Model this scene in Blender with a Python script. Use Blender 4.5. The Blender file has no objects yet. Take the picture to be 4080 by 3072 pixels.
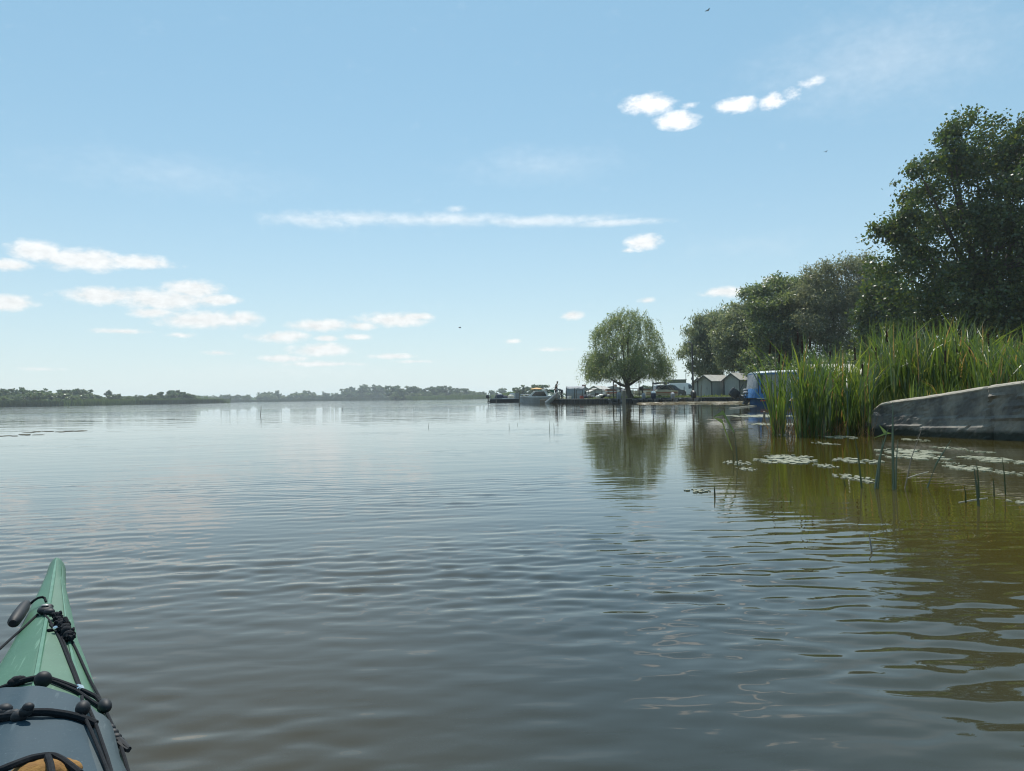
import bpy, bmesh, math, random
import numpy as np
from mathutils import Vector, Matrix, Euler

SC = bpy.context.scene
COL = SC.collection
RNG = np.random.default_rng(7)
random.seed(7)
R = math.radians

# ------------------------------------------------------------------ camera
CAM_H = 0.68
PITCH, ROLL = 0.90, 0.87
FPX = 3069.0
cam_d = bpy.data.cameras.new('camera')
cam = bpy.data.objects.new('camera', cam_d)
COL.objects.link(cam)
SC.camera = cam
cam_d.sensor_width = 36.0
cam_d.lens = FPX / 4080 * 36
cam_d.clip_start, cam_d.clip_end = 0.05, 9000
CAM_M = Matrix.Rotation(R(90 + PITCH), 4, 'X') @ Matrix.Rotation(R(-ROLL), 4, 'Z')
cam.matrix_world = Matrix.Translation((0, 0, CAM_H)) @ CAM_M
CAM_P = Vector((0, 0, CAM_H))

# ------------------------------------------------------------------ light
SUN_EL, SUN_AZ = 58.0, -9.0
sun_d = bpy.data.lights.new('sun', 'SUN')
sun_d.energy = 4.7
sun_d.angle = R(0.53)
sun_d.color = (1.0, 0.95, 0.87)
sun = bpy.data.objects.new('sun', sun_d)
COL.objects.link(sun)
SUN_V = Vector((math.sin(R(SUN_AZ)) * math.cos(R(SUN_EL)), math.cos(R(SUN_AZ)) * math.cos(R(SUN_EL)), math.sin(R(SUN_EL))))
sun.rotation_euler = (-SUN_V).to_track_quat('-Z', 'Y').to_euler()
sun.location = SUN_V * 300

SC.view_settings.view_transform = 'Standard'
SC.view_settings.look = 'None'
SC.view_settings.exposure = 0.08
SC.view_settings.gamma = 1.0
SC.view_settings.use_curve_mapping = False
SC.render.engine = 'CYCLES'
SC.cycles.max_bounces = 8
SC.cycles.transparent_max_bounces = 4
SC.cycles.volume_bounces = 1
SC.cycles.use_denoising = True
SC.cycles.filter_width = 1.15
SC.cycles.sample_clamp_indirect = 6.0
SC.cycles.caustics_reflective = False
SC.cycles.caustics_refractive = False


def ray(px, py):
    v = Vector(((px - 2040) / FPX, (1536 - py) / FPX, -1.0))
    return (CAM_M.to_3x3() @ v).normalized()


def ground(px, py, z=0.0):
    d = ray(px, py)
    return CAM_P + d * ((z - CAM_H) / d.z)


def at(px, py, Y):
    d = ray(px, py)
    return CAM_P + d * (Y / d.y)


# world: physical sky plus fair-weather clouds, placed by direction
world = bpy.data.worlds.new('World')
SC.world = world
world.use_nodes = True


def build_world():
    nt = world.node_tree
    N, L = nt.nodes, nt.links
    bg = N['Background']
    bg.inputs[1].default_value = 0.13
    sky = N.new('ShaderNodeTexSky')
    sky.sky_type = 'NISHITA'
    sky.sun_disc = False
    sky.sun_elevation = R(SUN_EL)
    sky.sun_rotation = R(SUN_AZ)
    sky.air_density, sky.dust_density, sky.ozone_density = 0.95, 0.15, 2.0
    tc = N.new('ShaderNodeTexCoord')
    sep = N.new('ShaderNodeSeparateXYZ')
    L.new(tc.outputs['Generated'], sep.inputs[0])

    def math_(op, a, b=None, clamp=False):
        m = N.new('ShaderNodeMath')
        m.operation = op
        m.use_clamp = clamp
        for i, v in enumerate((a, b)):
            if v is None:
                continue
            if isinstance(v, (int, float)):
                m.inputs[i].default_value = v
            else:
                L.new(v, m.inputs[i])
        return m.outputs[0]
    az = math_('ARCTAN2', sep.outputs[0], sep.outputs[1])
    el = math_('ARCSINE', sep.outputs[2])
    cmb = N.new('ShaderNodeCombineXYZ')
    L.new(az, cmb.inputs[0])
    L.new(el, cmb.inputs[1])
    P = cmb.outputs[0]

    def noise(scale, sx, sy, detail, rough=0.55, off=0.0):
        mp = N.new('ShaderNodeMapping')
        mp.inputs['Scale'].default_value = (sx, sy, 1)
        mp.inputs['Location'].default_value = (off, off * 1.7, off)
        L.new(P, mp.inputs[0])
        n = N.new('ShaderNodeTexNoise')
        n.inputs['Scale'].default_value = scale
        n.inputs['Detail'].default_value = detail
        n.inputs['Roughness'].default_value = rough
        L.new(mp.outputs[0], n.inputs['Vector'])
        return n.outputs['Fac']
    n1 = noise(62, 1, 1.7, 8, 0.62)
    n2 = noise(24, 1, 2.0, 3, 0.5, 3.3)

    def angles(px, py):
        d = ray(px, py)
        return math.atan2(d.x, d.y), math.asin(d.z)

    def cloud(px, py, hw, hh):
        a, e = angles(px, py)
        a1, _ = angles(px + hw, py)
        _, e1 = angles(px, py - hh)
        mp = N.new('ShaderNodeMapping')
        mp.vector_type = 'TEXTURE'
        mp.inputs['Location'].default_value = (a, e, 0)
        mp.inputs['Scale'].default_value = (a1 - a, e1 - e, 1)
        L.new(P, mp.inputs[0])
        g = N.new('ShaderNodeTexGradient')
        g.gradient_type = 'SPHERICAL'
        L.new(mp.outputs[0], g.inputs[0])
        return g.outputs['Fac']

    def merge(lst):
        acc = None
        for c in lst:
            g = cloud(*c[:4])
            if len(c) > 4:
                g = math_('MULTIPLY', g, c[4])
            acc = g if acc is None else math_('MAXIMUM', acc, g)
        return acc
    solid = merge([
        (150, 1000, 150, 62), (330, 1035, 240, 62), (560, 1045, 200, 40), (40, 1055, 130, 34), (20, 1205, 160, 46),
        (400, 1180, 230, 48), (640, 1195, 290, 60), (770, 1150, 150, 52), (880, 1195, 130, 30), (600, 1245, 120, 30), (830, 1275, 260, 50), (960, 1270, 120, 38),
        (1280, 1295, 170, 34), (1440, 1300, 100, 26), (1560, 1275, 200, 40), (1660, 1262, 110, 20),
        (1120, 1343, 160, 32), (1290, 1395, 170, 36), (1300, 1348, 70, 16), (1430, 1343, 80, 18), (1120, 1430, 150, 20, .8), (1300, 1450, 220, 18, .7), (1560, 1420, 140, 16, .8),
        (2590, 415, 140, 58), (2700, 478, 115, 50), (2745, 420, 60, 20, .6), (2925, 425, 110, 44, .9), (2970, 405, 65, 32, .9), (3080, 405, 70, 48, .9), (3160, 372, 80, 44, .55), (3235, 330, 110, 36, .55),
        (2565, 965, 95, 44), (2500, 998, 40, 14, .7), (2278, 1256, 60, 26), (2580, 1198, 50, 20, .8), (2900, 1162, 140, 30), (3080, 1118, 55, 26),
        (2045, 1360, 60, 14, .7), (2200, 1392, 120, 13, .6), (1650, 1440, 120, 12, .6), (480, 1320, 160, 16, .75), (720, 1335, 90, 16, .7), (150, 1470, 160, 16, .6), (870, 1405, 80, 14, .6),
    ])
    wisp = merge([
        (1400, 868, 420, 44, .8), (1750, 874, 480, 42, .9), (2150, 880, 480, 34), (2450, 887, 300, 24), (1815, 833, 70, 22, .7), (1250, 878, 320, 48, .7)])
    veil = merge([(3500, 240, 900, 300, .6), (700, 700, 700, 130, .4), (2150, 660, 500, 120, .45), (1150, 1480, 700, 60, .6), (3000, 980, 500, 90, .3)])
    nn = math_('ADD', math_('MULTIPLY', math_('SUBTRACT', n1, 0.5), 0.95), math_('MULTIPLY', math_('SUBTRACT', n2, 0.5), 0.9))

    def ramp(v, lo, hi):
        m = N.new('ShaderNodeMapRange')
        m.interpolation_type = 'SMOOTHSTEP'
        m.inputs['From Min'].default_value = lo
        m.inputs['From Max'].default_value = hi
        L.new(v, m.inputs['Value'])
        return m.outputs[0]
    gate = ramp(solid, 0.0, 0.10)
    d1 = math_('MULTIPLY', ramp(math_('ADD', solid, nn), 0.04, 0.74), gate)
    d1 = math_('MULTIPLY', d1, 0.9)
    d2 = math_('MULTIPLY', ramp(math_('ADD', wisp, math_('MULTIPLY', nn, 0.75)), 0.08, 0.95), 0.52)
    d3 = math_('MULTIPLY', ramp(math_('ADD', veil, math_('MULTIPLY', nn, 0.35)), 0.0, 0.8), 0.22)
    dens = math_('MAXIMUM', math_('MAXIMUM', d1, d2), d3)
    # pale air low over the horizon
    hz = math_('MULTIPLY', math_('POWER', math_('SUBTRACT', 1.0, math_('ABSOLUTE', sep.outputs[2])), 6.5), 0.80)
    mixh = N.new('ShaderNodeMix')
    mixh.data_type = 'RGBA'
    L.new(hz, mixh.inputs['Factor'])
    wb = N.new('ShaderNodeMix')
    wb.data_type, wb.blend_type = 'RGBA', 'MULTIPLY'
    wb.inputs['Factor'].default_value = 1.0
    L.new(sky.outputs[0], wb.inputs['A'])
    wb.inputs['B'].default_value = (0.84, 1.0, 0.90, 1)
    # thin milky air in front of the whole sky
    milk = N.new('ShaderNodeMix')
    milk.data_type = 'RGBA'
    milk.inputs['Factor'].default_value = 0.55
    L.new(wb.outputs['Result'], milk.inputs['A'])
    milk.inputs['B'].default_value = (2.45, 4.4, 5.9, 1)
    L.new(milk.outputs['Result'], mixh.inputs['A'])
    mixh.inputs['B'].default_value = (6.05, 6.4, 6.45, 1)
    mix = N.new('ShaderNodeMix')
    mix.data_type = 'RGBA'
    L.new(dens, mix.inputs['Factor'])
    L.new(mixh.outputs['Result'], mix.inputs['A'])
    ccol = N.new('ShaderNodeMix')
    ccol.data_type = 'RGBA'
    L.new(ramp(el, R(6), R(18)), ccol.inputs['Factor'])
    ccol.inputs['A'].default_value = (7.0, 7.1, 7.05, 1)
    ccol.inputs['B'].default_value = (8.6, 8.6, 8.6, 1)
    shade = N.new('ShaderNodeMix')
    shade.data_type, shade.blend_type = 'RGBA', 'MULTIPLY'
    shade.inputs['Factor'].default_value = 1.0
    L.new(ccol.outputs['Result'], shade.inputs['A'])
    lum = math_('ADD', 0.72, math_('MULTIPLY', n1, 0.52))
    cl = N.new('ShaderNodeCombineColor')
    for k in range(3):
        L.new(lum, cl.inputs[k])
    L.new(cl.outputs[0], shade.inputs['B'])
    L.new(shade.outputs['Result'], mix.inputs['B'])
    L.new(mix.outputs['Result'], bg.inputs[0])


build_world()


# ------------------------------------------------------------------ helpers
def tag(o, label=None, cat=None, group=None, kind=None):
    for k, v in (('label', label), ('category', cat), ('group', group), ('kind', kind)):
        if v:
            o[k] = v
    return o


def empty(name, loc=(0, 0, 0), rz=0.0):
    o = bpy.data.objects.new(name, None)
    COL.objects.link(o)
    o.location = loc
    o.rotation_euler = (0, 0, rz)
    o.empty_display_size = 0.2
    return o


def link(name, me, parent=None):
    o = bpy.data.objects.new(name, me)
    COL.objects.link(o)
    if parent is not None:
        o.parent = parent
    return o


def mesh_np(name, verts, faces, mats=(), smooth=False, midx=None):
    verts = np.asarray(verts, dtype=np.float32)
    faces = np.asarray(faces, dtype=np.int32)
    me = bpy.data.meshes.new(name)
    me.vertices.add(len(verts))
    me.vertices.foreach_set('co', verts.ravel())
    n, k = faces.shape
    me.loops.add(n * k)
    me.loops.foreach_set('vertex_index', faces.ravel())
    me.polygons.add(n)
    me.polygons.foreach_set('loop_start', np.arange(0, n * k, k, dtype=np.int32))
    try:
        me.polygons.foreach_set('loop_total', np.full(n, k, dtype=np.int32))
    except Exception:
        pass
    for m in mats:
        me.materials.append(m)
    me.update(calc_edges=True)
    if smooth:
        me.polygons.foreach_set('use_smooth', np.ones(n, dtype=bool))
    if midx is not None:
        me.polygons.foreach_set('material_index', np.asarray(midx, dtype=np.int32))
    return me


class MB:
    """collects shapes and links them as ONE mesh object"""

    def __init__(self):
        self.v, self.f, self.m = [], [], []

    def add(self, vs, fs, mi=0):
        o = len(self.v)
        self.v += [tuple(p) for p in vs]
        self.f += [tuple(i + o for i in f) for f in fs]
        self.m += [mi] * len(fs)
        return self

    def box(self, c, s, rz=0.0, mi=0, rx=0.0, ry=0.0):
        M = Euler((rx, ry, rz)).to_matrix()
        c = Vector(c)
        vs = [c + M @ Vector((x * s[0] / 2, y * s[1] / 2, z * s[2] / 2)) for x in (-1, 1) for y in (-1, 1) for z in (-1, 1)]
        return self.add(vs, [(0, 1, 3, 2), (4, 6, 7, 5), (0, 4, 5, 1), (2, 3, 7, 6), (0, 2, 6, 4), (1, 5, 7, 3)], mi)

    def tube(self, pts, r, n=6, cap=True, mi=0):
        pts = [Vector(p) for p in pts]
        rs = r if isinstance(r, (list, tuple)) else [r] * len(pts)
        vs, fs = [], []
        up0 = Vector((0.03, 0.05, 1))
        for i, p in enumerate(pts):
            t = (pts[min(i + 1, len(pts) - 1)] - pts[max(i - 1, 0)])
            t = t.normalized() if t.length > 1e-9 else Vector((0, 0, 1))
            u = up0 if abs(t.dot(up0.normalized())) < 0.9 else Vector((1, 0.1, 0))
            a = t.cross(u).normalized()
            b = a.cross(t).normalized()
            for k in range(n):
                q = 2 * math.pi * k / n
                vs.append(p + (a * math.cos(q) + b * math.sin(q)) * rs[i])
        for i in range(len(pts) - 1):
            for k in range(n):
                fs.append((i * n + k, i * n + (k + 1) % n, (i + 1) * n + (k + 1) % n, (i + 1) * n + k))
        if cap:
            fs.append(tuple(range(n - 1, -1, -1)))
            fs.append(tuple((len(pts) - 1) * n + k for k in range(n)))
        return self.add(vs, fs, mi)

    def loft(self, rings, closed=True, cap=True, mi=0):
        n = len(rings[0])
        vs = [p for rg in rings for p in rg]
        fs = []
        for i in range(len(rings) - 1):
            for k in range(n if closed else n - 1):
                fs.append((i * n + k, i * n + (k + 1) % n, (i + 1) * n + (k + 1) % n, (i + 1) * n + k))
        if cap and closed:
            fs.append(tuple(range(n - 1, -1, -1)))
            fs.append(tuple((len(rings) - 1) * n + k for k in range(n)))
        return self.add(vs, fs, mi)

    def ball(self, c, r, n=10, m=7, mi=0, M=None):
        rr = (r, r, r) if isinstance(r, (int, float)) else r
        c = Vector(c)
        rings = []
        for i in range(1, m):
            th = math.pi * i / m
            ring = []
            for k in range(n):
                ph = 2 * math.pi * k / n
                p = Vector((rr[0] * math.sin(th) * math.cos(ph), rr[1] * math.sin(th) * math.sin(ph), rr[2] * math.cos(th)))
                ring.append(c + (M @ p if M else p))
            rings.append(ring)
        return self.loft(rings, mi=mi)

    def prism(self, poly, d, axis='y', mi=0):
        """poly: list of (a, b); extruded between d[0], d[1] along axis"""
        def mk(a, b, t):
            return {'y': (a, t, b), 'x': (t, a, b), 'z': (a, b, t)}[axis]
        n = len(poly)
        vs = [mk(a, b, d[0]) for a, b in poly] + [mk(a, b, d[1]) for a, b in poly]
        fs = [tuple(range(n)), tuple(range(2 * n - 1, n - 1, -1))] + [(k, (k + 1) % n, n + (k + 1) % n, n + k) for k in range(n)]
        return self.add(vs, fs, mi)

    def mesh(self, name, mats, smooth=False):
        me = bpy.data.meshes.new(name)
        me.from_pydata(self.v, [], self.f)
        for m in (mats if isinstance(mats, (list, tuple)) else [mats]):
            me.materials.append(m)
        me.polygons.foreach_set('material_index', self.m)
        bm = bmesh.new()
        bm.from_mesh(me)
        bmesh.ops.recalc_face_normals(bm, faces=bm.faces)
        bm.to_mesh(me)
        bm.free()
        if smooth:
            me.polygons.foreach_set('use_smooth', [True] * len(me.polygons))
            try:
                me.set_sharp_from_angle(angle=R(40))
            except Exception:
                pass
        me.update()
        return me

    def build(self, name, mats, parent=None, smooth=False):
        return link(name, self.mesh(name, mats, smooth), parent)


def copy_tree(o, parent=None):
    c = o.copy()
    COL.objects.link(c)
    if parent is not None:
        c.parent = parent
    for ch in o.children:
        copy_tree(ch, c)
    return c


# ------------------------------------------------------------------ materials
def pm(name, c1, c2=None, scale=4.0, rough=0.7, bump=0.0, detail=5, metallic=0.0, coord='Object', stretch=(1, 1, 1), spec=0.5, rand=0.0, lo=0.35, hi=0.65):
    m = bpy.data.materials.new(name)
    m.use_nodes = True
    nt = m.node_tree
    N, L = nt.nodes, nt.links
    b = N['Principled BSDF']
    b.inputs['Roughness'].default_value = rough
    b.inputs['Metallic'].default_value = metallic
    b.inputs['Specular IOR Level'].default_value = spec
    c2 = c2 or tuple(x * 0.8 for x in c1)
    tc = N.new('ShaderNodeTexCoord')
    mp = N.new('ShaderNodeMapping')
    mp.inputs['Scale'].default_value = stretch
    L.new(tc.outputs[coord], mp.inputs[0])
    n = N.new('ShaderNodeTexNoise')
    n.inputs['Scale'].default_value = scale
    n.inputs['Detail'].default_value = detail
    n.inputs['Roughness'].default_value = 0.6
    L.new(mp.outputs[0], n.inputs['Vector'])
    mr = N.new('ShaderNodeMapRange')
    mr.inputs['From Min'].default_value = lo
    mr.inputs['From Max'].default_value = hi
    L.new(n.outputs['Fac'], mr.inputs['Value'])
    mx = N.new('ShaderNodeMix')
    mx.data_type = 'RGBA'
    L.new(mr.outputs[0], mx.inputs['Factor'])
    mx.inputs['A'].default_value = (*c1, 1)
    mx.inputs['B'].default_value = (*c2, 1)
    out = mx.outputs['Result']
    if rand:
        oi = N.new('ShaderNodeObjectInfo')
        hs = N.new('ShaderNodeHueSaturation')
        mr2 = N.new('ShaderNodeMapRange')
        mr2.inputs['To Min'].default_value = 1 - rand
        mr2.inputs['To Max'].default_value = 1 + rand
        L.new(oi.outputs['Random'], mr2.inputs['Value'])
        L.new(mr2.outputs[0], hs.inputs['Value'])
        L.new(out, hs.inputs['Color'])
        out = hs.outputs[0]
    L.new(out, b.inputs['Base Color'])
    if bump:
        bp = N.new('ShaderNodeBump')
        bp.inputs['Strength'].default_value = 1.0
        bp.inputs['Distance'].default_value = bump
        L.new(n.outputs['Fac'], bp.inputs['Height'])
        L.new(bp.outputs[0], b.inputs['Normal'])
    return m


def leaf_mat(name, c1, c2, c3=None, trans=0.45, gloss=0.08, source='island', dead=0.0, rough=0.4):
    m = bpy.data.materials.new(name)
    m.use_nodes = True
    nt = m.node_tree
    N, L = nt.nodes, nt.links
    N.remove(N['Principled BSDF'])
    out = N['Material Output']
    if source == 'island':
        g = N.new('ShaderNodeNewGeometry')
        rnd = g.outputs['Random Per Island']
    else:
        g = N.new('ShaderNodeObjectInfo')
        rnd = g.outputs['Random']
    cr = N.new('ShaderNodeValToRGB')
    e = cr.color_ramp.elements
    e[0].position, e[0].color = 0.0, (*c1, 1)
    e[1].position, e[1].color = (0.8 if c3 else 1.0), (*c2, 1)
    if c3:
        x = e.new(1.0)
        x.color = (*c3, 1)
    if dead:
        x = e.new(1 - dead)
        x.color = (*(c3 or c2), 1)
        y = e.new(1 - dead + 0.005)
        y.color = (0.26, 0.19, 0.07, 1)
        e[-1].color = (0.30, 0.2, 0.07, 1)
    L.new(rnd, cr.inputs[0])
    d = N.new('ShaderNodeBsdfDiffuse')
    t = N.new('ShaderNodeBsdfTranslucent')
    gl = N.new('ShaderNodeBsdfGlossy')
    gl.inputs['Roughness'].default_value = rough
    gl.inputs['Color'].default_value = (1, 1, 1, 1)
    hs = N.new('ShaderNodeHueSaturation')
    hs.inputs['Saturation'].default_value = 1.1
    hs.inputs['Value'].default_value = 1.5
    hs.inputs['Hue'].default_value = 0.485
    L.new(cr.outputs[0], d.inputs[0])
    L.new(cr.outputs[0], hs.inputs['Color'])
    L.new(hs.outputs[0], t.inputs[0])
    m1 = N.new('ShaderNodeMixShader')
    m1.inputs[0].default_value = trans
    L.new(d.outputs[0], m1.inputs[1])
    L.new(t.outputs[0], m1.inputs[2])
    m2 = N.new('ShaderNodeMixShader')
    m2.inputs[0].default_value = gloss
    L.new(m1.outputs[0], m2.inputs[1])
    L.new(gl.outputs[0], m2.inputs[2])
    L.new(m2.outputs[0], out.inputs['Surface'])
    return m


M = {}
M['bark'] = pm('bark', (0.06, 0.05, 0.04), (0.11, 0.095, 0.075), 6, 0.9, 0.02, stretch=(1, 1, .25))
M['poplar'] = leaf_mat('poplar_leaves', (0.03, 0.058, 0.014), (0.065, 0.105, 0.022), (0.14, 0.155, 0.03), 0.42, 0.045)
M['willow'] = leaf_mat('willow_leaves', (0.12, 0.17, 0.065), (0.20, 0.255, 0.095), (0.31, 0.32, 0.12), 0.5, 0.05)
M['grey_willow'] = leaf_mat('grey_willow_leaves', (0.095, 0.125, 0.055), (0.17, 0.205, 0.095), (0.29, 0.31, 0.17), 0.52, 0.06)
M['green_willow'] = leaf_mat('green_willow_leaves', (0.06, 0.10, 0.03), (0.135, 0.18, 0.06), (0.26, 0.29, 0.11), 0.52, 0.06)
M['olive'] = leaf_mat('silver_leaves', (0.09, 0.11, 0.05), (0.155, 0.17, 0.085), (0.26, 0.265, 0.15), 0.52, 0.05)
M['far_leaf'] = leaf_mat('far_leaves', (0.05, 0.085, 0.035), (0.09, 0.135, 0.055), (0.13, 0.17, 0.07), 0.38, 0.04)
M['far_leaf2'] = leaf_mat('far_leaves_light', (0.08, 0.125, 0.04), (0.13, 0.18, 0.065), (0.18, 0.21, 0.085), 0.4, 0.04)
M['cattail'] = leaf_mat('cattail_leaf', (0.045, 0.088, 0.02), (0.105, 0.165, 0.03), (0.24, 0.265, 0.05), 0.5, 0.06, 'object', dead=0.06)
M['cattail_mass'] = leaf_mat('cattail_mass_leaf', (0.045, 0.085, 0.02), (0.105, 0.16, 0.03), (0.23, 0.25, 0.05), 0.5, 0.05, 'island', dead=0.09)
M['reed'] = leaf_mat('far_reed', (0.028, 0.045, 0.018), (0.045, 0.07, 0.024), (0.07, 0.09, 0.03), 0.25, 0.03)
M['reed_light'] = leaf_mat('far_reed_light', (0.07, 0.11, 0.03), (0.10, 0.15, 0.04), (0.13, 0.17, 0.05), 0.35, 0.03)
M['grass'] = leaf_mat('grass', (0.08, 0.13, 0.03), (0.14, 0.18, 0.045), (0.22, 0.21, 0.08), 0.4, 0.05)
M['stalk'] = leaf_mat('stalk', (0.03, 0.06, 0.02), (0.05, 0.09, 0.03), None, 0.2, 0.08, 'object')
M['seed'] = pm('seed_head', (0.035, 0.018, 0.01), (0.055, 0.028, 0.015), 60, 0.95)
M['soil'] = pm('soil', (0.12, 0.13, 0.06), (0.19, 0.18, 0.09), 0.6, 0.95)
M['mud'] = pm('mud', (0.06, 0.05, 0.03), (0.09, 0.075, 0.04), 0.3, 0.9)
M['quay'] = pm('quay_timber', (0.022, 0.024, 0.026), (0.04, 0.04, 0.04), 1.2, 0.8, 0.02, stretch=(1, 1, .3))
M['quaycap'] = pm('quay_cap', (0.16, 0.15, 0.13), (0.24, 0.22, 0.19), 2, 0.85, 0.01)
M['dark'] = pm('dark_hull', (0.02, 0.026, 0.03), (0.035, 0.04, 0.045), 2, 0.5)
M['black'] = pm('black_plastic', (0.014, 0.015, 0.017), (0.022, 0.022, 0.025), 20, 0.45)
M['white'] = pm('white_paint', (0.72, 0.72, 0.70), (0.6, 0.6, 0.57), 2, 0.4)
M['offwhite'] = pm('cream_paint', (0.6, 0.56, 0.45), (0.5, 0.46, 0.36), 2, 0.5)
M['grey'] = pm('grey_paint', (0.28, 0.29, 0.30), (0.2, 0.21, 0.22), 2, 0.5)
M['lightgrey'] = pm('light_grey_paint', (0.42, 0.43, 0.43), (0.33, 0.34, 0.34), 2, 0.45)
M['glass'] = pm('dark_glass', (0.01, 0.014, 0.018), (0.015, 0.018, 0.022), 2, 0.06, spec=0.8)
M['tarp'] = pm('grey_tarp', (0.2, 0.22, 0.24), (0.28, 0.30, 0.32), 1.5, 0.7, 0.04)
M['navy'] = pm('navy_canvas', (0.012, 0.02, 0.045), (0.02, 0.03, 0.06), 5, 0.8)
M['blue'] = pm('blue_canvas', (0.03, 0.13, 0.32), (0.045, 0.17, 0.38), 3, 0.6, 0.02)
M['bluehull'] = pm('blue_hull', (0.03, 0.10, 0.24), (0.04, 0.13, 0.28), 2, 0.4)
M['green'] = pm('green_canvas', (0.02, 0.10, 0.06), (0.03, 0.13, 0.075), 3, 0.7)
M['container'] = pm('green_container', (0.05, 0.075, 0.045), (0.065, 0.09, 0.055), 1, 0.6)
M['orange'] = pm('orange_canvas', (0.62, 0.33, 0.10), (0.7, 0.4, 0.14), 3, 0.7)
M['red'] = pm('red_paint', (0.36, 0.05, 0.04), (0.3, 0.04, 0.03), 3, 0.45)
M['brownroof'] = pm('brown_roof', (0.2, 0.1, 0.06), (0.26, 0.14, 0.09), 3, 0.8)
M['metal'] = pm('dark_metal', (0.05, 0.05, 0.05), (0.07, 0.065, 0.06), 8, 0.5, metallic=0.3)
M['steel'] = pm('galvanised_steel', (0.22, 0.22, 0.215), (0.28, 0.28, 0.27), 5, 0.5, metallic=0.4)
M['chrome'] = pm('chrome', (0.75, 0.75, 0.75), (0.7, 0.7, 0.7), 5, 0.15, metallic=1.0)
M['wood'] = pm('weathered_wood', (0.17, 0.15, 0.12), (0.25, 0.22, 0.18), 3, 0.9, 0.01, stretch=(1, 1, .2))
M['palewood'] = pm('pale_wood', (0.38, 0.34, 0.27), (0.5, 0.46, 0.38), 5, 0.9)
M['shedwall'] = pm('shed_wall', (0.38, 0.40, 0.40), (0.30, 0.33, 0.33), 1.5, 0.6, stretch=(4, 4, .4))
M['shedroof'] = pm('shed_roof', (0.55, 0.52, 0.47), (0.42, 0.40, 0.36), 2, 0.6)
M['shedtrim'] = pm('shed_trim', (0.05, 0.055, 0.06), (0.07, 0.075, 0.08), 3, 0.7)
M['tyre'] = pm('tyre', (0.015, 0.015, 0.015), (0.025, 0.025, 0.025), 20, 0.9)
M['carpaint'] = pm('dark_car_paint', (0.02, 0.03, 0.045), (0.025, 0.035, 0.05), 2, 0.2)
M['vanpaint'] = pm('white_van_paint', (0.62, 0.64, 0.65), (0.55, 0.57, 0.58), 1, 0.3)
M['mesh'] = pm('grey_screen_cloth', (0.28, 0.27, 0.26), (0.33, 0.32, 0.31), 3, 0.8)
M['skin'] = pm('skin', (0.45, 0.26, 0.18), (0.5, 0.3, 0.21), 8, 0.55)
M['hair'] = pm('hair', (0.02, 0.015, 0.012), (0.03, 0.02, 0.015), 30, 0.7)
M['hairgrey'] = pm('hair_fair', (0.22, 0.16, 0.11), (0.28, 0.2, 0.14), 30, 0.7)
M['shirt_dark'] = pm('navy_shirt', (0.018, 0.02, 0.035), (0.025, 0.028, 0.045), 5, 0.9)
M['shirt_grey'] = pm('grey_shirt', (0.25, 0.26, 0.27), (0.3, 0.31, 0.32), 5, 0.9)
M['trousers'] = pm('dark_trousers', (0.02, 0.025, 0.035), (0.03, 0.035, 0.045), 5, 0.9)
M['algae'] = pm('algae_mat', (0.12, 0.13, 0.07), (0.30, 0.30, 0.21), 26, 0.6, 0.01, detail=6)
M['weed'] = pm('dark_weed', (0.06, 0.06, 0.035), (0.09, 0.085, 0.05), 6, 0.8)
M['bird'] = pm('bird_feathers', (0.03, 0.03, 0.03), (0.05, 0.05, 0.05), 10, 0.8)


# ------------------------------------------------------------------ air
def build_haze():
    mb = MB()
    mb.box((0, 1500, 10.7), (6400, 4400, 26.6))
    m = bpy.data.materials.new('haze')
    m.use_nodes = True
    nt = m.node_tree
    nt.nodes.remove(nt.nodes['Principled BSDF'])
    v = nt.nodes.new('ShaderNodeVolumePrincipled')
    v.inputs['Color'].default_value = (0.80, 0.90, 0.97, 1)
    v.inputs['Density'].default_value = HAZE
    v.inputs['Anisotropy'].default_value = 0.35
    nt.links.new(v.outputs[0], nt.nodes['Material Output'].inputs['Volume'])
    o = mb.build('haze', m)
    o['kind'] = 'stuff'


HAZE = 0.00034
build_haze()


# ------------------------------------------------------------------ water
def smooth(a, b, x):
    t = np.clip((x - a) / (b - a), 0, 1)
    return t * t * (3 - 2 * t)


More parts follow.
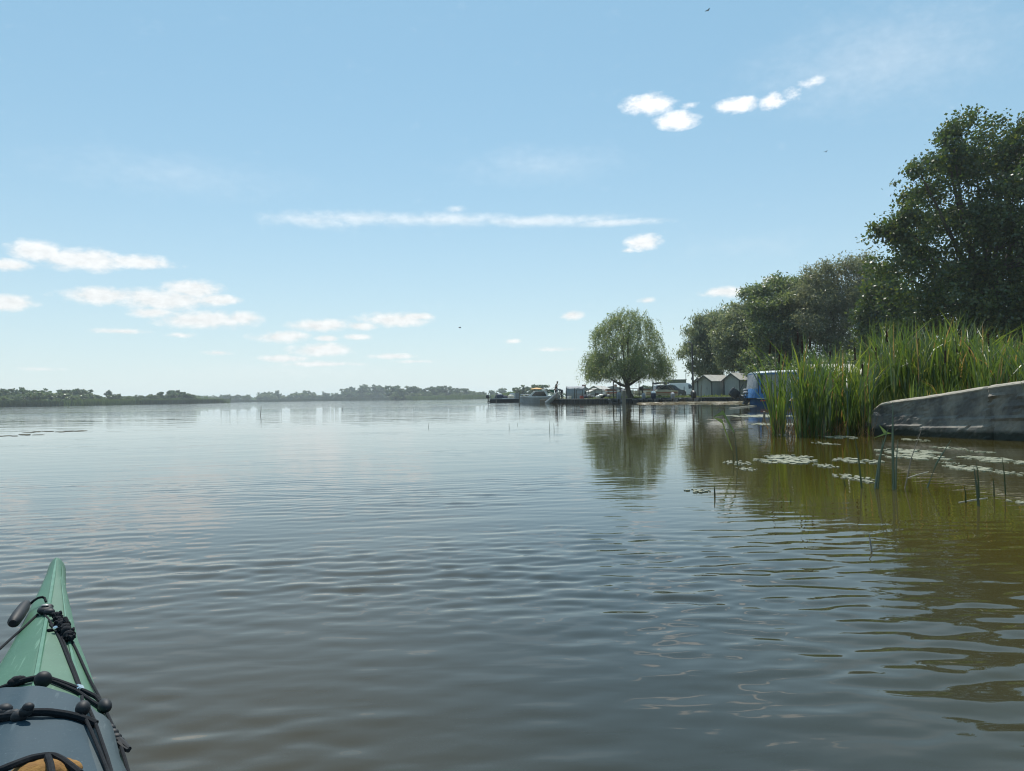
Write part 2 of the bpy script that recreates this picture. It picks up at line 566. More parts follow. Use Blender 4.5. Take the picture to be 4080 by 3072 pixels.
def build_water():
    rs = [0.25]
    while rs[-1] < 3300:
        r = rs[-1]
        if r < 4.5:
            dr = 0.0047 * r
        elif r < 9:
            dr = 0.0215
        elif r < 20:
            dr = 0.031
        else:
            dr = min(0.03 * (r / 20) ** 2.2, 0.06 * r)
        rs.append(r + max(dr, 0.004))
    rs = np.array(rs)
    th = np.concatenate([np.linspace(-math.pi, R(-40), 26)[:-1], np.linspace(R(-40), R(40), 310), np.linspace(R(40), math.pi, 26)[1:-1]])
    RR, TT = np.meshgrid(rs, th, indexing='ij')
    X, Y = RR * np.sin(TT), RR * np.cos(TT)
    Z = np.zeros_like(X)
    rng = np.random.default_rng(21)
    DR = np.gradient(rs)[:, None] * np.ones_like(X)
    fade_far = 1 - smooth(15.5, 20, RR)
    # patches: the open water to the left is ruffled, the sheltered corner by the wall is calm
    patch = 0.5 + 0.5 * np.sin(0.55 * X + 0.95 * Y + 0.6 * np.sin(0.7 * Y + .4 * X)) * np.sin(0.31 * X - 0.42 * Y + 1.3)
    calm = smooth(-0.1, 1.1, X - .06 * Y + .2) * smooth(2.0, 6.0, RR)
    short = (0.45 + 0.75 * patch) * (1 - 0.72 * calm) * (1 + .7 * (1 - smooth(2.5, 7, RR)))
    band = 0.5 + 0.5 * np.sin(2.3 * Y + 0.35 * X + 1.6 * np.sin(.8 * X + .5 * Y) + .8 * np.sin(1.7 * X - .6 * Y))
    short = short * (0.3 + 1.0 * band) * (1 - .45 * smooth(2.8, 7, RR))
    lng = (0.8 + 0.3 * patch) * (1 - 0.62 * calm) * (1 - .5 * smooth(3, 9, RR))
    n = 64
    for i in range(n):
        lam = 0.072 * (1.5 / 0.072) ** (i / (n - 1))
        spread = 19 + 16 * (lam / 1.5)
        ang = R(-90 + 7 + rng.normal(0, spread))
        k = 2 * math.pi / lam
        s = 0.0112 * math.exp(-((math.log(lam / 0.125)) / 0.55) ** 2) + (0.0026 if lam < .5 else 0.0016)
        ok = smooth(2.6, 5.5, lam / DR)
        ph = rng.uniform(0, 6.28)
        warp = 0.25 * np.sin(0.9 * X + 0.5 * Y + ph) + 0.2 * np.sin(0.6 * Y - 1.1 * X + 2 * ph)
        arg = k * (X * math.cos(ang) + Y * math.sin(ang)) + ph + warp * (1 + 0.25 / lam)
        w = short if lam < 0.36 else lng
        wv = np.sin(arg)
        Z += (s / k) * w * ok * fade_far * (wv + 0.18 * np.cos(2 * arg))
    nr, nt_ = X.shape
    verts = np.stack([X, Y, Z], -1).reshape(-1, 3)
    i = np.arange(nr - 1)[:, None]
    j = np.arange(nt_)[None, :]
    j2 = (j + 1) % nt_
    faces = np.stack([i * nt_ + j, (i + 1) * nt_ + j, (i + 1) * nt_ + j2, i * nt_ + j2], -1).reshape(-1, 4)
    m = bpy.data.materials.new('lake_water')
    m.use_nodes = True
    nt = m.node_tree
    N, L = nt.nodes, nt.links
    b = N['Principled BSDF']
    b.inputs['Roughness'].default_value = 0.015
    b.inputs['IOR'].default_value = 1.333
    tc = N.new('ShaderNodeTexCoord')

    def noise(scale, stretch, detail, dist=0.0):
        mp = N.new('ShaderNodeMapping')
        mp.inputs['Scale'].default_value = stretch
        mp.inputs['Rotation'].default_value = (0, 0, R(-6))
        L.new(tc.outputs['Object'], mp.inputs[0])
        q = N.new('ShaderNodeTexNoise')
        q.inputs['Scale'].default_value = scale
        q.inputs['Detail'].default_value = detail
        q.inputs['Distortion'].default_value = dist
        L.new(mp.outputs[0], q.inputs['Vector'])
        return q.outputs['Fac']

    def mathn(op, a, c):
        x = N.new('ShaderNodeMath')
        x.operation = op
        for k, v in enumerate((a, c)):
            if isinstance(v, (int, float)):
                x.inputs[k].default_value = v
            else:
                L.new(v, x.inputs[k])
        return x.outputs[0]
    # murky body colour with slow variation
    body = N.new('ShaderNodeMix')
    body.data_type = 'RGBA'
    L.new(noise(0.25, (1, 1, 1), 3), body.inputs['Factor'])
    body.inputs['A'].default_value = (0.035, 0.036, 0.027, 1)
    body.inputs['B'].default_value = (0.027, 0.032, 0.027, 1)
    ln = N.new('ShaderNodeVectorMath')
    ln.operation = 'LENGTH'
    L.new(tc.outputs['Object'], ln.inputs[0])

    def mr(v, a, c, d, e):
        x = N.new('ShaderNodeMapRange')
        x.interpolation_type = 'SMOOTHSTEP'
        for nm, val in (('From Min', a), ('From Max', c), ('To Min', d), ('To Max', e)):
            x.inputs[nm].default_value = val
        L.new(v, x.inputs['Value'])
        return x.outputs[0]
    far = mr(ln.outputs['Value'], 14, 21, 0.0, 1.0)
    gust = mr(noise(0.02, (0.35, 1.6, 1), 3), 0.42, 0.62, 0.2, 0.65)
    sep = N.new('ShaderNodeSeparateXYZ')
    L.new(tc.outputs['Object'], sep.inputs[0])
    # shallow muddy water along the bank, deeper lake outside
    shal = mr(mathn('ADD', sep.outputs[0], mathn('MULTIPLY', noise(0.6, (1, 1, 1), 3), 1.2)), 0.9, 2.9, 0.0, 1.0)
    bank = N.new('ShaderNodeMix')
    bank.data_type = 'RGBA'
    L.new(shal, bank.inputs['Factor'])
    brown = N.new('ShaderNodeMix')
    brown.data_type = 'RGBA'
    L.new(mr(sep.outputs[0], -0.7, 0.4, 0.0, 1.0), brown.inputs['Factor'])
    brown.inputs['A'].default_value = (0.056, 0.046, 0.027, 1)
    L.new(body.outputs['Result'], brown.inputs['B'])
    L.new(brown.outputs['Result'], bank.inputs['A'])
    bank.inputs['B'].default_value = (0.054, 0.043, 0.008, 1)
    L.new(bank.outputs['Result'], b.inputs['Base Color'])
    lee = mr(sep.outputs[0], -4.0, 4.0, 1.0, 0.38)
    h = mathn('ADD', mathn('MULTIPLY', noise(1.7, (0.45, 1.25, 1), 2, .3), 0.020), mathn('MULTIPLY', noise(0.5, (0.5, 1.3, 1), 2), 0.045))
    breeze = mr(ln.outputs['Value'], 30, 62, 1.0, 3.4)      # ruffled open water towards the far shore
    amp = mathn('MULTIPLY', mathn('MULTIPLY', mathn('MULTIPLY', far, gust), lee), breeze)
    fine = mathn('MULTIPLY', mathn('MULTIPLY', noise(9.0, (0.4, 1.3, 1), 2, .4), 0.0011), mathn('SUBTRACT', 1.0, far))
    hh = mathn('ADD', mathn('MULTIPLY', h, amp), fine)
    bp = N.new('ShaderNodeBump')
    bp.inputs['Strength'].default_value = 1.0
    bp.inputs['Distance'].default_value = 1.0
    L.new(hh, bp.inputs['Height'])
    L.new(bp.outputs[0], b.inputs['Normal'])
    # the centre hole of the ring grid is closed by a fan
    me = mesh_np('water', verts, faces, [m], smooth=True)
    o = link('water', me)
    o['kind'] = 'structure'


build_water()


# ------------------------------------------------------------------ ground
def build_land():
    mb = MB()
    mb.add([(-3100, -600, -1.6), (3100, -600, -1.6), (3100, 3600, -1.6), (-3100, 3600, -1.6)], [(0, 1, 2, 3)])
    o = mb.build('lake_bed', M['mud'])
    o['kind'] = 'structure'
    quay_back = [(20.8, 70.6), (13.6, 73.6), (8.4, 79.4), (5.2, 85.6)]
    poly = [(6.35, 12.9), (9.5, 17), (15.5, 30), (19.5, 43), (22.5, 60), (22.0, 69)] + quay_back + [
        (8.5, 110), (4, 180), (-8, 350), (-12, 560), (-81, 640), (-104, 810), (-330, 860), (-174, 460), (-199, 302), (-265, 245), (-500, 210), (-3000, 210),
        (-3000, 3500), (3000, 3500), (3000, -20), (14, -20), (9.3, 4.6), (6.95, 10.5)]
    bm = bmesh.new()
    vs = [bm.verts.new((x, y, 0.40)) for x, y in poly]
    f = bm.faces.new(vs)
    lo = [bm.verts.new((x + 0.0, y, -1.5)) for x, y in poly]
    for k in range(len(poly)):
        k2 = (k + 1) % len(poly)
        bm.faces.new((vs[k], vs[k2], lo[k2], lo[k]))
    bmesh.ops.triangulate(bm, faces=[f])
    bmesh.ops.recalc_face_normals(bm, faces=bm.faces)
    me = bpy.data.meshes.new('ground')
    bm.to_mesh(me)
    bm.free()
    me.materials.append(M['soil'])
    o = link('ground', me)
    o['kind'] = 'structure'


build_land()


# ------------------------------------------------------------------ foliage
def leaf_quads(c, a, L, W, rng, side=None):
    """diamond leaves: centres c, long axes a"""
    n = len(c)
    if side is None:
        side = rng.normal(size=(n, 3))
    side = side - a * (side * a).sum(1, keepdims=True)
    side /= np.linalg.norm(side, axis=1, keepdims=True) + 1e-9
    L = np.broadcast_to(L, (n,))[:, None] / 2
    W = np.broadcast_to(W, (n,))[:, None] / 2
    v = np.stack([c - a * L, c + side * W - a * L * 0.1, c + a * L, c - side * W - a * L * 0.1], 1).reshape(-1, 3)
    return v, np.arange(4 * n).reshape(-1, 4)


def unit(v):
    return v / (np.linalg.norm(v, axis=-1, keepdims=True) + 1e-9)


def crown_from_lobes(lobes, nclus, nleaf, L, W, sig, rng, droop=0.0, shell=0.45, flat=0.85):
    """lobes: (centre, radii). Clusters of leaves lie towards the outside of each lobe."""
    vol = np.array([r[0] * r[1] * r[2] for _, r in lobes]) ** 0.72
    vol /= vol.sum()
    cs = []
    for (c, r), p in zip(lobes, vol):
        r = np.array(r)
        n = max(4, int(nclus * p))
        ns = max(3, int(round(n / 26)))          # boughs: dense clumps of twigs with gaps between
        d = unit(rng.normal(size=(ns, 3)))
        bc = np.array(c) + d * r * (shell + (.93 - shell) * rng.random((ns, 1)) ** .5)
        br = r.mean() * rng.uniform(.24, .44, (ns, 1))
        w = rng.integers(0, ns, int(n * .85))
        dd = unit(rng.normal(size=(len(w), 3)) + np.array([0, 0, .25]))
        cs.append(bc[w] + dd * br[w] * rng.random((len(w), 1)) ** .45 * np.array([1.15, 1.15, .8]))
        q = unit(rng.normal(size=(n - len(w), 3)))
        cs.append(np.array(c) + q * r * rng.uniform(.3, 1.04, (len(q), 1)))
    cs = np.concatenate(cs)
    k = rng.poisson(nleaf, size=len(cs)) + 2
    base = np.repeat(cs, k, axis=0)
    pos = base + rng.normal(size=base.shape) * sig * np.array([1, 1, flat])
    a = unit(rng.normal(size=pos.shape) + np.array([0, 0, -droop]))
    sc = rng.uniform(0.5, 1.45, len(pos))
    v, f = leaf_quads(pos, a, L * sc, W * sc, rng)
    return v, f, cs


def limbs_mb(base, fork, tips, r0, rng, sub=None):
    mb = MB()
    base, fork = Vector(base), Vector(fork)
    mid = base.lerp(fork, .5) + Vector((rng.normal() * .1, rng.normal() * .1, 0))
    mb.tube([base - Vector((0, 0, .25)), base + Vector((0, 0, .12)), mid, fork], [r0 * 1.5, r0 * 1.12, r0 * .95, r0 * .8], 10)
    ends = []
    for t in tips:
        t = Vector(t)
        m1 = fork.lerp(t, .45) + Vector((rng.normal() * .25, rng.normal() * .25, rng.normal() * .15))
        rr = r0 * rng.uniform(.35, .55)
        mb.tube([fork - Vector((0, 0, r0 * .8)), m1, t], [rr, rr * .7, rr * .22], 6)
        ends.append((m1, t, rr))
    if sub is not None:
        for q in sub:
            q = Vector(q)
            m1, t, rr = min(ends, key=lambda e: (e[0].lerp(e[1], .6) - q).length)
            s = m1.lerp(t, rng.uniform(.2, .8))
            mb.tube([s, s.lerp(q, .5) + Vector((0, 0, rng.normal() * .12)), q], [rr * .34, rr * .2, rr * .07], 4)
    return mb


def tree(name, label, base, fork, lobes, mat, nclus, nleaf, L, W, sig, r0, seed, droop=0.0, group=None, shell=.45, nsub=60):
    rng = np.random.default_rng(seed)
    root = empty(name, base)
    tag(root, label, 'tree', group)
    b = np.array(base)
    lobes = [(tuple(np.array(c) - b), r) for c, r in lobes]
    v, f, cs = crown_from_lobes(lobes, nclus, nleaf, L, W, sig, rng, droop, shell)
    link('crown', mesh_np('crown', v, f, [mat]), root)
    sub = cs[rng.choice(len(cs), min(nsub, len(cs)), replace=False)]
    mb = limbs_mb((0, 0, 0), tuple(np.array(fork) - b), [c for c, r in lobes], r0, rng, sub)
    mb.build('trunk', M['bark'], root, smooth=True)
    return root


def lobe(px, py, Y, rpx, ry=None, squash=1.0):
    c = at(px, py, Y)
    r = rpx * Y / FPX
    return (tuple(c), (r, ry or r, r * squash))


# the tall poplar at the right, standing on the bank behind the cattails
def build_big_tree():
    Y = 50
    lb = [lobe(3880, 610, Y, 150), lobe(3800, 590, Y - 1, 85), lobe(4010, 620, Y + 1, 140), lobe(4140, 640, Y, 160), lobe(3760, 560, Y, 55),
          lobe(3690, 730, Y - 1, 115), lobe(3810, 790, Y + 1, 175), lobe(3990, 800, Y - 2, 190), lobe(4190, 830, Y, 210),
          lobe(3540, 935, Y, 105, squash=.75), lobe(3640, 940, Y - 2, 135), lobe(3800, 1010, Y, 190), lobe(4010, 1030, Y - 2, 210), lobe(4220, 1060, Y, 230),
          lobe(3600, 1100, Y + 1, 140), lobe(3740, 1190, Y - 2, 170), lobe(3930, 1240, Y - 1, 190), lobe(4150, 1250, Y - 1, 220),
          lobe(3650, 1290, Y, 120), lobe(3860, 1360, Y, 140), lobe(4060, 1380, Y, 160), lobe(4320, 950, Y, 220), lobe(4330, 1250, Y, 220)]
    base = at(3960, 1560, Y)
    base.z = .4
    fork = at(3935, 1230, Y)
    return tree('poplar_tree', 'tallest dark green leafy tree rising behind the cattails at the right', tuple(base), tuple(fork), lb, M['poplar'], 8200, 15, .19, .15, .26, .42, 3, shell=.5, nsub=140)


build_big_tree()


def build_bank_trees():
    G = None
    # weeping grey-green willow at the left end of the row
    def T(name, label, mat, Y, bx, fork, lb, n, k, L, W, sig, seed, droop=0.5, shell=.5):
        base = at(bx, 1560, Y)
        base.z = .4
        fk = at(fork[0], fork[1], Y)
        tree(name, label, tuple(base), tuple(fk), [lobe(a, b, Y + d, r, squash=s) for a, b, d, r, s in lb], M[mat], n, k, L, W, sig, .28, seed, droop, nsub=60, shell=shell)
    T('willow_tree', 'drooping grey-green willow over the first shed beside the tall lamp post', 'grey_willow', 92, 2850, (2850, 1440), [
        (2850, 1300, 0, 62, 1.2), (2905, 1345, -1, 70, 1.1), (2775, 1365, 0, 45, 1.3), (2790, 1335, 1, 52, 1.3), (2900, 1290, -1, 70, 1.2), (2755, 1410, 0, 34, 1.5), (2800, 1430, -1, 52, 1.3), (2875, 1400, -2, 75, 1.1), (2725, 1405, 0, 22, 1.1), (2830, 1490, -1, 45, .8)],
      1900, 15, .38, .10, .40, 11, 1.6)
    T('willow_tree', 'pale bushy willow between the drooping willow and the dark round one', 'grey_willow', 86, 2960, (2955, 1430), [
        (2945, 1260, 0, 62, 1), (2995, 1250, 0, 66, 1), (2915, 1330, -1, 70, 1), (2975, 1340, -2, 85, 1), (3030, 1350, -1, 80, 1), (2930, 1430, -2, 60, .9), (3010, 1430, -1, 75, .9)],
      2200, 15, .34, .11, .38, 12, .6)
    T('willow_tree', 'dark round-topped green tree left of the dry brownish tree', 'green_willow', 80, 3110, (3105, 1400), [
        (3120, 1160, 0, 72, 1), (3235, 1135, 1, 72, 1), (3015, 1195, 0, 62, 1), (3215, 1225, 0, 80, 1), (3070, 1195, 0, 66, 1), (3175, 1175, 1, 75, 1), (3030, 1240, -1, 60, 1), (3110, 1270, -2, 95, 1), (3180, 1290, -1, 95, 1), (3060, 1350, -2, 85, 1), (3140, 1390, -1, 95, 1), (3020, 1440, 0, 60, .9), (3190, 1460, 0, 70, .9)],
      3600, 15, .32, .12, .36, 13, .4)
    T('silver_leaf_tree', 'thin dry brownish tree between the round green tree and the tall dark one', 'olive', 76, 3330, (3325, 1380), [
        (3340, 1110, 0, 80, 1.05), (3480, 1100, 0, 82, 1), (3225, 1180, 0, 75, 1), (3470, 1200, 0, 90, 1), (3270, 1130, 0, 72, 1), (3420, 1120, 0, 80, 1), (3300, 1210, -1, 100, 1), (3400, 1220, -1, 100, 1), (3250, 1270, -2, 80, 1), (3350, 1310, -1, 110, 1), (3440, 1330, 0, 90, 1), (3270, 1390, -1, 90, 1), (3390, 1420, 0, 100, 1)],
      3600, 13, .28, .09, .42, 14, .2, .4)
    T('poplar_tree', 'lower dark leafy tree under the tall one and behind the cattails', 'poplar', 62, 3560, (3560, 1400), [
        (3530, 1180, 0, 85, 1), (3490, 1280, 0, 85, 1), (3580, 1270, 0, 95, 1), (3500, 1380, 0, 90, 1), (3600, 1390, 0, 100, 1), (3680, 1420, 0, 90, 1), (3440, 1440, 0, 70, 1)],
      1900, 15, .24, .17, .34, 15)
    T('poplar_tree', 'dark leafy undergrowth tree at the right edge beneath the tall tree', 'poplar', 47, 4150, (4150, 1400), [
        (3900, 1470, 0, 110, .8), (4050, 1450, 0, 120, 1), (4200, 1400, 0, 140, 1), (3760, 1480, 0, 90, .8)],
      1300, 15, .2, .16, .3, 16)
    for i, (px, Y, py, r, lab) in enumerate([(3230, 58, 1490, 75, 'low dark shrub behind the cream awning among the trees'), (3330, 57, 1480, 80, 'dark shrub under the dry brownish tree'),
                                           (3080, 74, 1490, 70, 'dark shrub behind the blue canopy boat'), (2990, 84, 1500, 50, 'dark shrub behind the second shed')]):
        base = at(px, 1560, Y)
        base.z = .4
        rng_ = [lobe(px - r * .6, py + 20, Y, r * .8), lobe(px + r * .5, py, Y, r * .9), lobe(px, py + 45, Y, r)]
        tree('shrub', lab, tuple(base), tuple(base + Vector((0, 0, .5))), rng_, M['green_willow'], 500, 14, .3, .15, .3, .1, 40 + i, nsub=10)


build_bank_trees()


# the lone willow on the quay
def build_lone_willow():
    Y = 76
    rng = np.random.default_rng(5)
    base = at(2514, 1586, Y)
    base.z = .40
    root = empty('weeping_willow', base)
    tag(root, 'lone round weeping willow standing on the quay beside the railing', 'tree')
    b = np.array(base)
    s = Y / FPX
    # silhouette: half width (px) against height above the ground (px)
    ctr = at(2497, 1586, Y)
    cx = ctr.x - base.x
    HW = lambda hpx: np.interp(hpx, [60, 90, 150, 206, 290, 325, 350], [142, 154, 150, 134, 102, 62, 20])
    strands = []
    vs_, as_ = [], []
    tw = MB()
    plumes = []
    for i in range(240):
        hpx = rng.uniform(88, 342) if i % 3 else rng.uniform(88, 200)
        ph = rng.uniform(0, 2 * math.pi)
        rho = rng.uniform(.86, 1.0) if i % 2 else math.sqrt(rng.random()) * .95
        lump = 1 + .07 * math.sin(3 * ph + hpx * .02) + .08 * rng.normal()
        rad = HW(hpx) * s * rho * min(lump, 1.13)
        plumes.append((cx + rad * math.cos(ph) + (hpx - 200) * .0012, rad * math.sin(ph), hpx * s, ph, rho))
    for j, (px_, py_, pz_, ph, rho) in enumerate(plumes):
        strands.append(np.array([px_, py_, pz_ - .1]))
        for q in range(rng.integers(9, 17)):
            p0 = np.array([px_, py_, pz_]) + rng.normal(size=3) * np.array([.34, .34, .26])
            ang = ph + rng.normal() * .8
            out = np.array([math.cos(ang), math.sin(ang)])
            ln = min(rng.uniform(.5, 1.7), max(p0[2] - rng.uniform(1.5, 2.3), .35))
            steps = int(ln / .09) + 5
            tt = np.linspace(0, 1, steps)
            spread = rng.uniform(.2, .8) * (.35 + .65 * rho)
            up = rng.uniform(.1, .55)
            p = np.stack([p0[0] + out[0] * spread * tt ** .7, p0[1] + out[1] * spread * tt ** .7, p0[2] + up * np.sin(tt * 2.4) * (1 - tt) - ln * tt ** 1.5], 1)
            a = unit(np.gradient(p, axis=0) + rng.normal(size=p.shape) * .09)
            vs_.append(p + rng.normal(size=p.shape) * .075)
            as_.append(a)
            if q % 5 == 0:
                tw.tube([tuple(p[0]), tuple(p[len(p) // 2]), tuple(p[-1])], [.016, .010, .004], 3, cap=False)
    c = np.concatenate(vs_)
    a = np.concatenate(as_)
    sc = rng.uniform(.7, 1.25, len(c))
    v, f = leaf_quads(c, a, .24 * sc, .052 * sc, rng)
    link('crown', mesh_np('crown', v, f, [M['willow']]), root)

    def loc(px, py, dy=0.0):
        return tuple(np.array(at(px, py, Y)) - b + np.array([0, dy, 0]))
    t = MB()
    f0, f1 = loc(2501, 1548), loc(2497, 1530)
    t.tube([(0, 0, -.3), (0, 0, .1), loc(2506, 1568), f0, f1], [.42, .34, .27, .26, .24], 12)
    rngl = np.random.default_rng(9)
    lims = []
    for (px, py, dy, r) in [(2440, 1515, 0, .12), (2390, 1480, .5, .08), (2450, 1430, -.8, .12), (2480, 1360, .4, .13), (2505, 1300, 0, .12), (2540, 1370, .6, .12), (2590, 1470, -.5, .11), (2620, 1440, .4, .08), (2570, 1400, -1, .09),
                             (2480, 1420, 1.8, .1), (2520, 1430, -2, .1), (2430, 1380, 1.2, .08), (2560, 1320, .8, .07)]:
        e = Vector(loc(px, py, dy * 1.3))
        s0 = Vector(f1)
        m1 = s0.lerp(e, .5) + Vector((0, 0, -.25 if py > 1430 else .1))
        t.tube([s0 - Vector((0, 0, .25)), m1, e], [r * 1.25, r * .85, r * .35], 7)
        lims.append((m1, e, r))
    for q in strands[::2]:
        q = Vector(q)
        m1, e, r = min(lims, key=lambda z: (z[1] - q).length)
        s0 = m1.lerp(e, rngl.uniform(.3, 1))
        t.tube([s0, s0.lerp(q, .5) + Vector((0, 0, .12)), q], [r * .3, r * .18, .012], 4, cap=False)
    t.build('trunk', M['bark'], root, smooth=True)
    tw.build('hanging_twigs', M['bark'], root)['kind'] = 'stuff'


build_lone_willow()


# ------------------------------------------------------------------ far shore
def far_variants():
    out = []
    for k in range(7):
        rng = np.random.default_rng(100 + k)
        lb = []
        for i in range(9):
            ph = rng.uniform(0, 6.28)
            rr = rng.uniform(.08, .34)
            lb.append(((rr * math.cos(ph), rr * math.sin(ph), rng.uniform(.34, .80)), (rng.uniform(.14, .24),) * 3))
        lb += [((rng.uniform(-.1, .1), 0, .82), (.2, .2, .17)), ((.22, 0, .2), (.24, .24, .2)), ((-.22, 0, .2), (.24, .24, .2)), ((0, .1, .45), (.3, .3, .3))]
        v, f, cs = crown_from_lobes(lb, 330, 6, .085, .06, .03, rng)
        c1 = mesh_np('far_crown', v, f, [M['far_leaf']])
        c2 = c1.copy()
        c2.materials[0] = M['far_leaf2']
        t = limbs_mb((0, 0, -.05), (.0, 0, .35), [c for c, r in lb[:6]], .022, rng).mesh('far_trunk', M['bark'])
        out.append((c1, c2, t))
    return out


FARV = far_variants()
PROFILE = [(-60, 1552), (0, 1549), (25, 1555), (60, 1550), (110, 1547), (140, 1556), (165, 1556), (190, 1551), (235, 1554), (255, 1552), (300, 1549), (325, 1553), (345, 1561), (372, 1570), (402, 1577),
           (435, 1552), (468, 1568), (500, 1576), (530, 1575), (562, 1574), (600, 1569), (640, 1560), (680, 1554), (702, 1553), (735, 1560), (762, 1573),
           (790, 1577), (815, 1574), (850, 1576), (880, 1572), (910, 1570), (940, 1572), (990, 1571), (1040, 1566), (1060, 1559), (1080, 1563), (1107, 1554), (1132, 1574), (1160, 1573), (1190, 1563), (1215, 1557), (1245, 1563), (1290, 1562), (1340, 1564), (1366, 1566),
           (1386, 1549), (1410, 1541), (1440, 1534), (1470, 1534), (1498, 1533), (1530, 1541), (1558, 1547), (1580, 1534), (1603, 1542), (1628, 1536), (1655, 1540), (1690, 1548), (1722, 1541), (1750, 1540), (1772, 1537), (1800, 1541), (1832, 1546), (1858, 1545), (1885, 1557), (1925, 1561), (1965, 1556), (2003, 1546), (2030, 1560)]


SPECIAL = {1410: 'rounded left shoulder of the high dark wood on the far shore', 1470: 'highest broad tree of the dark wood on the far shore',
           1580: 'separate rounded tree right of the gap beside the high dark wood', 1772: 'tall tree in the middle of the far wood left of the marina',
           2003: 'grey tree standing above the reeds left of the outboard motor', 110: 'pale bushy tree, broadest at the far left of the shore',
           300: 'dark tall tree at the right end of the high wood on the left shore', 702: 'top tree of the wooded rise above the bright reeds on the left shore',
           1215: 'highest tree of the low wood in the middle, next to the pointed one', 1386: 'small tree sticking up at the foot of the high dark wood'}


def build_far_trees():
    rng = np.random.default_rng(33)

    def place(px, top, Y, group, label, wide=1.0, light=False):
        b = at(px, 1590, Y)
        b.z = .3
        tp = at(px, top, Y)
        h = tp.z - .3
        k = rng.integers(0, 7)
        c1, c2, t = FARV[k]
        o = empty('tree', b, rng.uniform(0, 6.28))
        w = h * wide * rng.uniform(1.05, 1.35)
        o.scale = (w, w, h * 1.02)
        tag(o, label, 'tree', group)
        link('crown', c2 if light else c1, o)
        link('trunk', t, o)
    for i, (px, top) in enumerate(PROFILE):
        if px < 775:
            Y, g, lab = 345 + 130 * max(px, 0) / 800, 'trees on the left far shore', 'hazy tree in the wood behind the dark reed belt at the far left'
        elif px < 1375:
            Y, g, lab = 930, 'trees on the middle far shore', 'small hazy tree in the distant low wood across the middle of the lake'
        elif px < 1560:
            Y, g, lab = 900, 'trees of the high far wood', 'tree of the dark high wood on the distant shore'
        else:
            Y, g, lab = 680, 'trees left of the marina', 'far tree of the wood behind the bright green reeds left of the marina'
        if px < 260:
            lab, g = 'hazy tree of the tall wood at the far left end of the shore', 'trees at the left end of the far shore'
        elif px < 620:
            lab, g = 'hazy low tree of the scrub round the single taller tree on the left shore', 'low trees round the single taller one'
        elif px < 775:
            lab, g = 'hazy tree of the wooded rise above the bright reeds on the left shore', 'trees on the rise of the left shore'
        elif px < 1030:
            lab, g = 'tiny tree in the lowest thinnest part of the far wood', 'trees of the lowest far wood'
        elif 1560 <= px < 1760:
            lab, g = 'far tree just right of the dark high wood on the distant shore', 'trees right of the high far wood'
        if px == 435:
            lab, g = 'single taller tree standing out of the low scrub on the left far shore', None
        if px == 1107:
            lab, g = 'small pointed tree standing taller than the low wood in mid lake', None
        lone = px in (435, 1107)
        place(px + rng.uniform(-5, 5) * (not lone), top, Y + rng.uniform(-12, 12), None if px in SPECIAL else g, SPECIAL.get(px, lab), .62 if lone else 1.12)
        if px < 1985 and not lone:      # a lower tree in front
            for q in range(2):
                tt = max(top + 4, 1572 + rng.uniform(-8, 8) - (px / 2040) * 4)
                base_hz = 1615 - px * .0152
                if tt < base_hz - 10:
                    place(px + rng.uniform(-18, 18), tt, Y - rng.uniform(10, 30), g, lab, 1.5, light=rng.random() < .6)
    # nearer trees behind the marina
    for px, top, Y, lab in [(2062, 1545, 360, 'grey tree behind the moored boats, leftmost of three'), (2090, 1537, 350, 'grey tree behind the moored boats, middle of three'), (2125, 1534, 340, 'grey tree behind the moored boats next to the orange canopy'),
                            (2148, 1531, 330, 'small dark tree topping the orange canopy'), (2392, 1538, 240, 'round bush behind the pale cabins'), (2460, 1556, 260, 'low bush behind the railing'),
                            (2562, 1535, 230, 'wide hedge tree left of the dark estate car'), (2590, 1534, 230, 'wide hedge tree right behind the dark estate car'), (2615, 1540, 235, 'hedge tree hidden partly by the estate car'),
                            (2755, 1532, 300, 'small far tree right of the tall lamp post'), (2440, 1560, 330, 'far low tree behind the cabins')]:
        place(px, top, Y, None, lab, 1.3)
    # the far wood closing the horizon
    rngm = np.random.default_rng(77)
    nn = 5200
    px = rngm.uniform(-400, 4400, nn)
    Yv = np.where(px < 830, rngm.uniform(480, 620, nn), np.where(px < 1600, rngm.uniform(980, 1120, nn), np.where(px < 2230, rngm.uniform(740, 900, nn), rngm.uniform(480, 700, nn))))
    hpx = rngm.uniform(0, 1, nn) * np.where(px < 830, 26, np.where(px < 1600, 16, 20))
    X = (px - 2040) / FPX * Yv
    Z = hpx * Yv / FPX + .3
    v, f = leaf_quads(np.stack([X, Yv, Z], 1), unit(rngm.normal(size=(nn, 3))), Yv * .0042, Yv * .003, rngm)
    o = link('far_wood', mesh_np('far_wood', v, f, [M['far_leaf']]))
    o['kind'] = 'stuff'


build_far_trees()


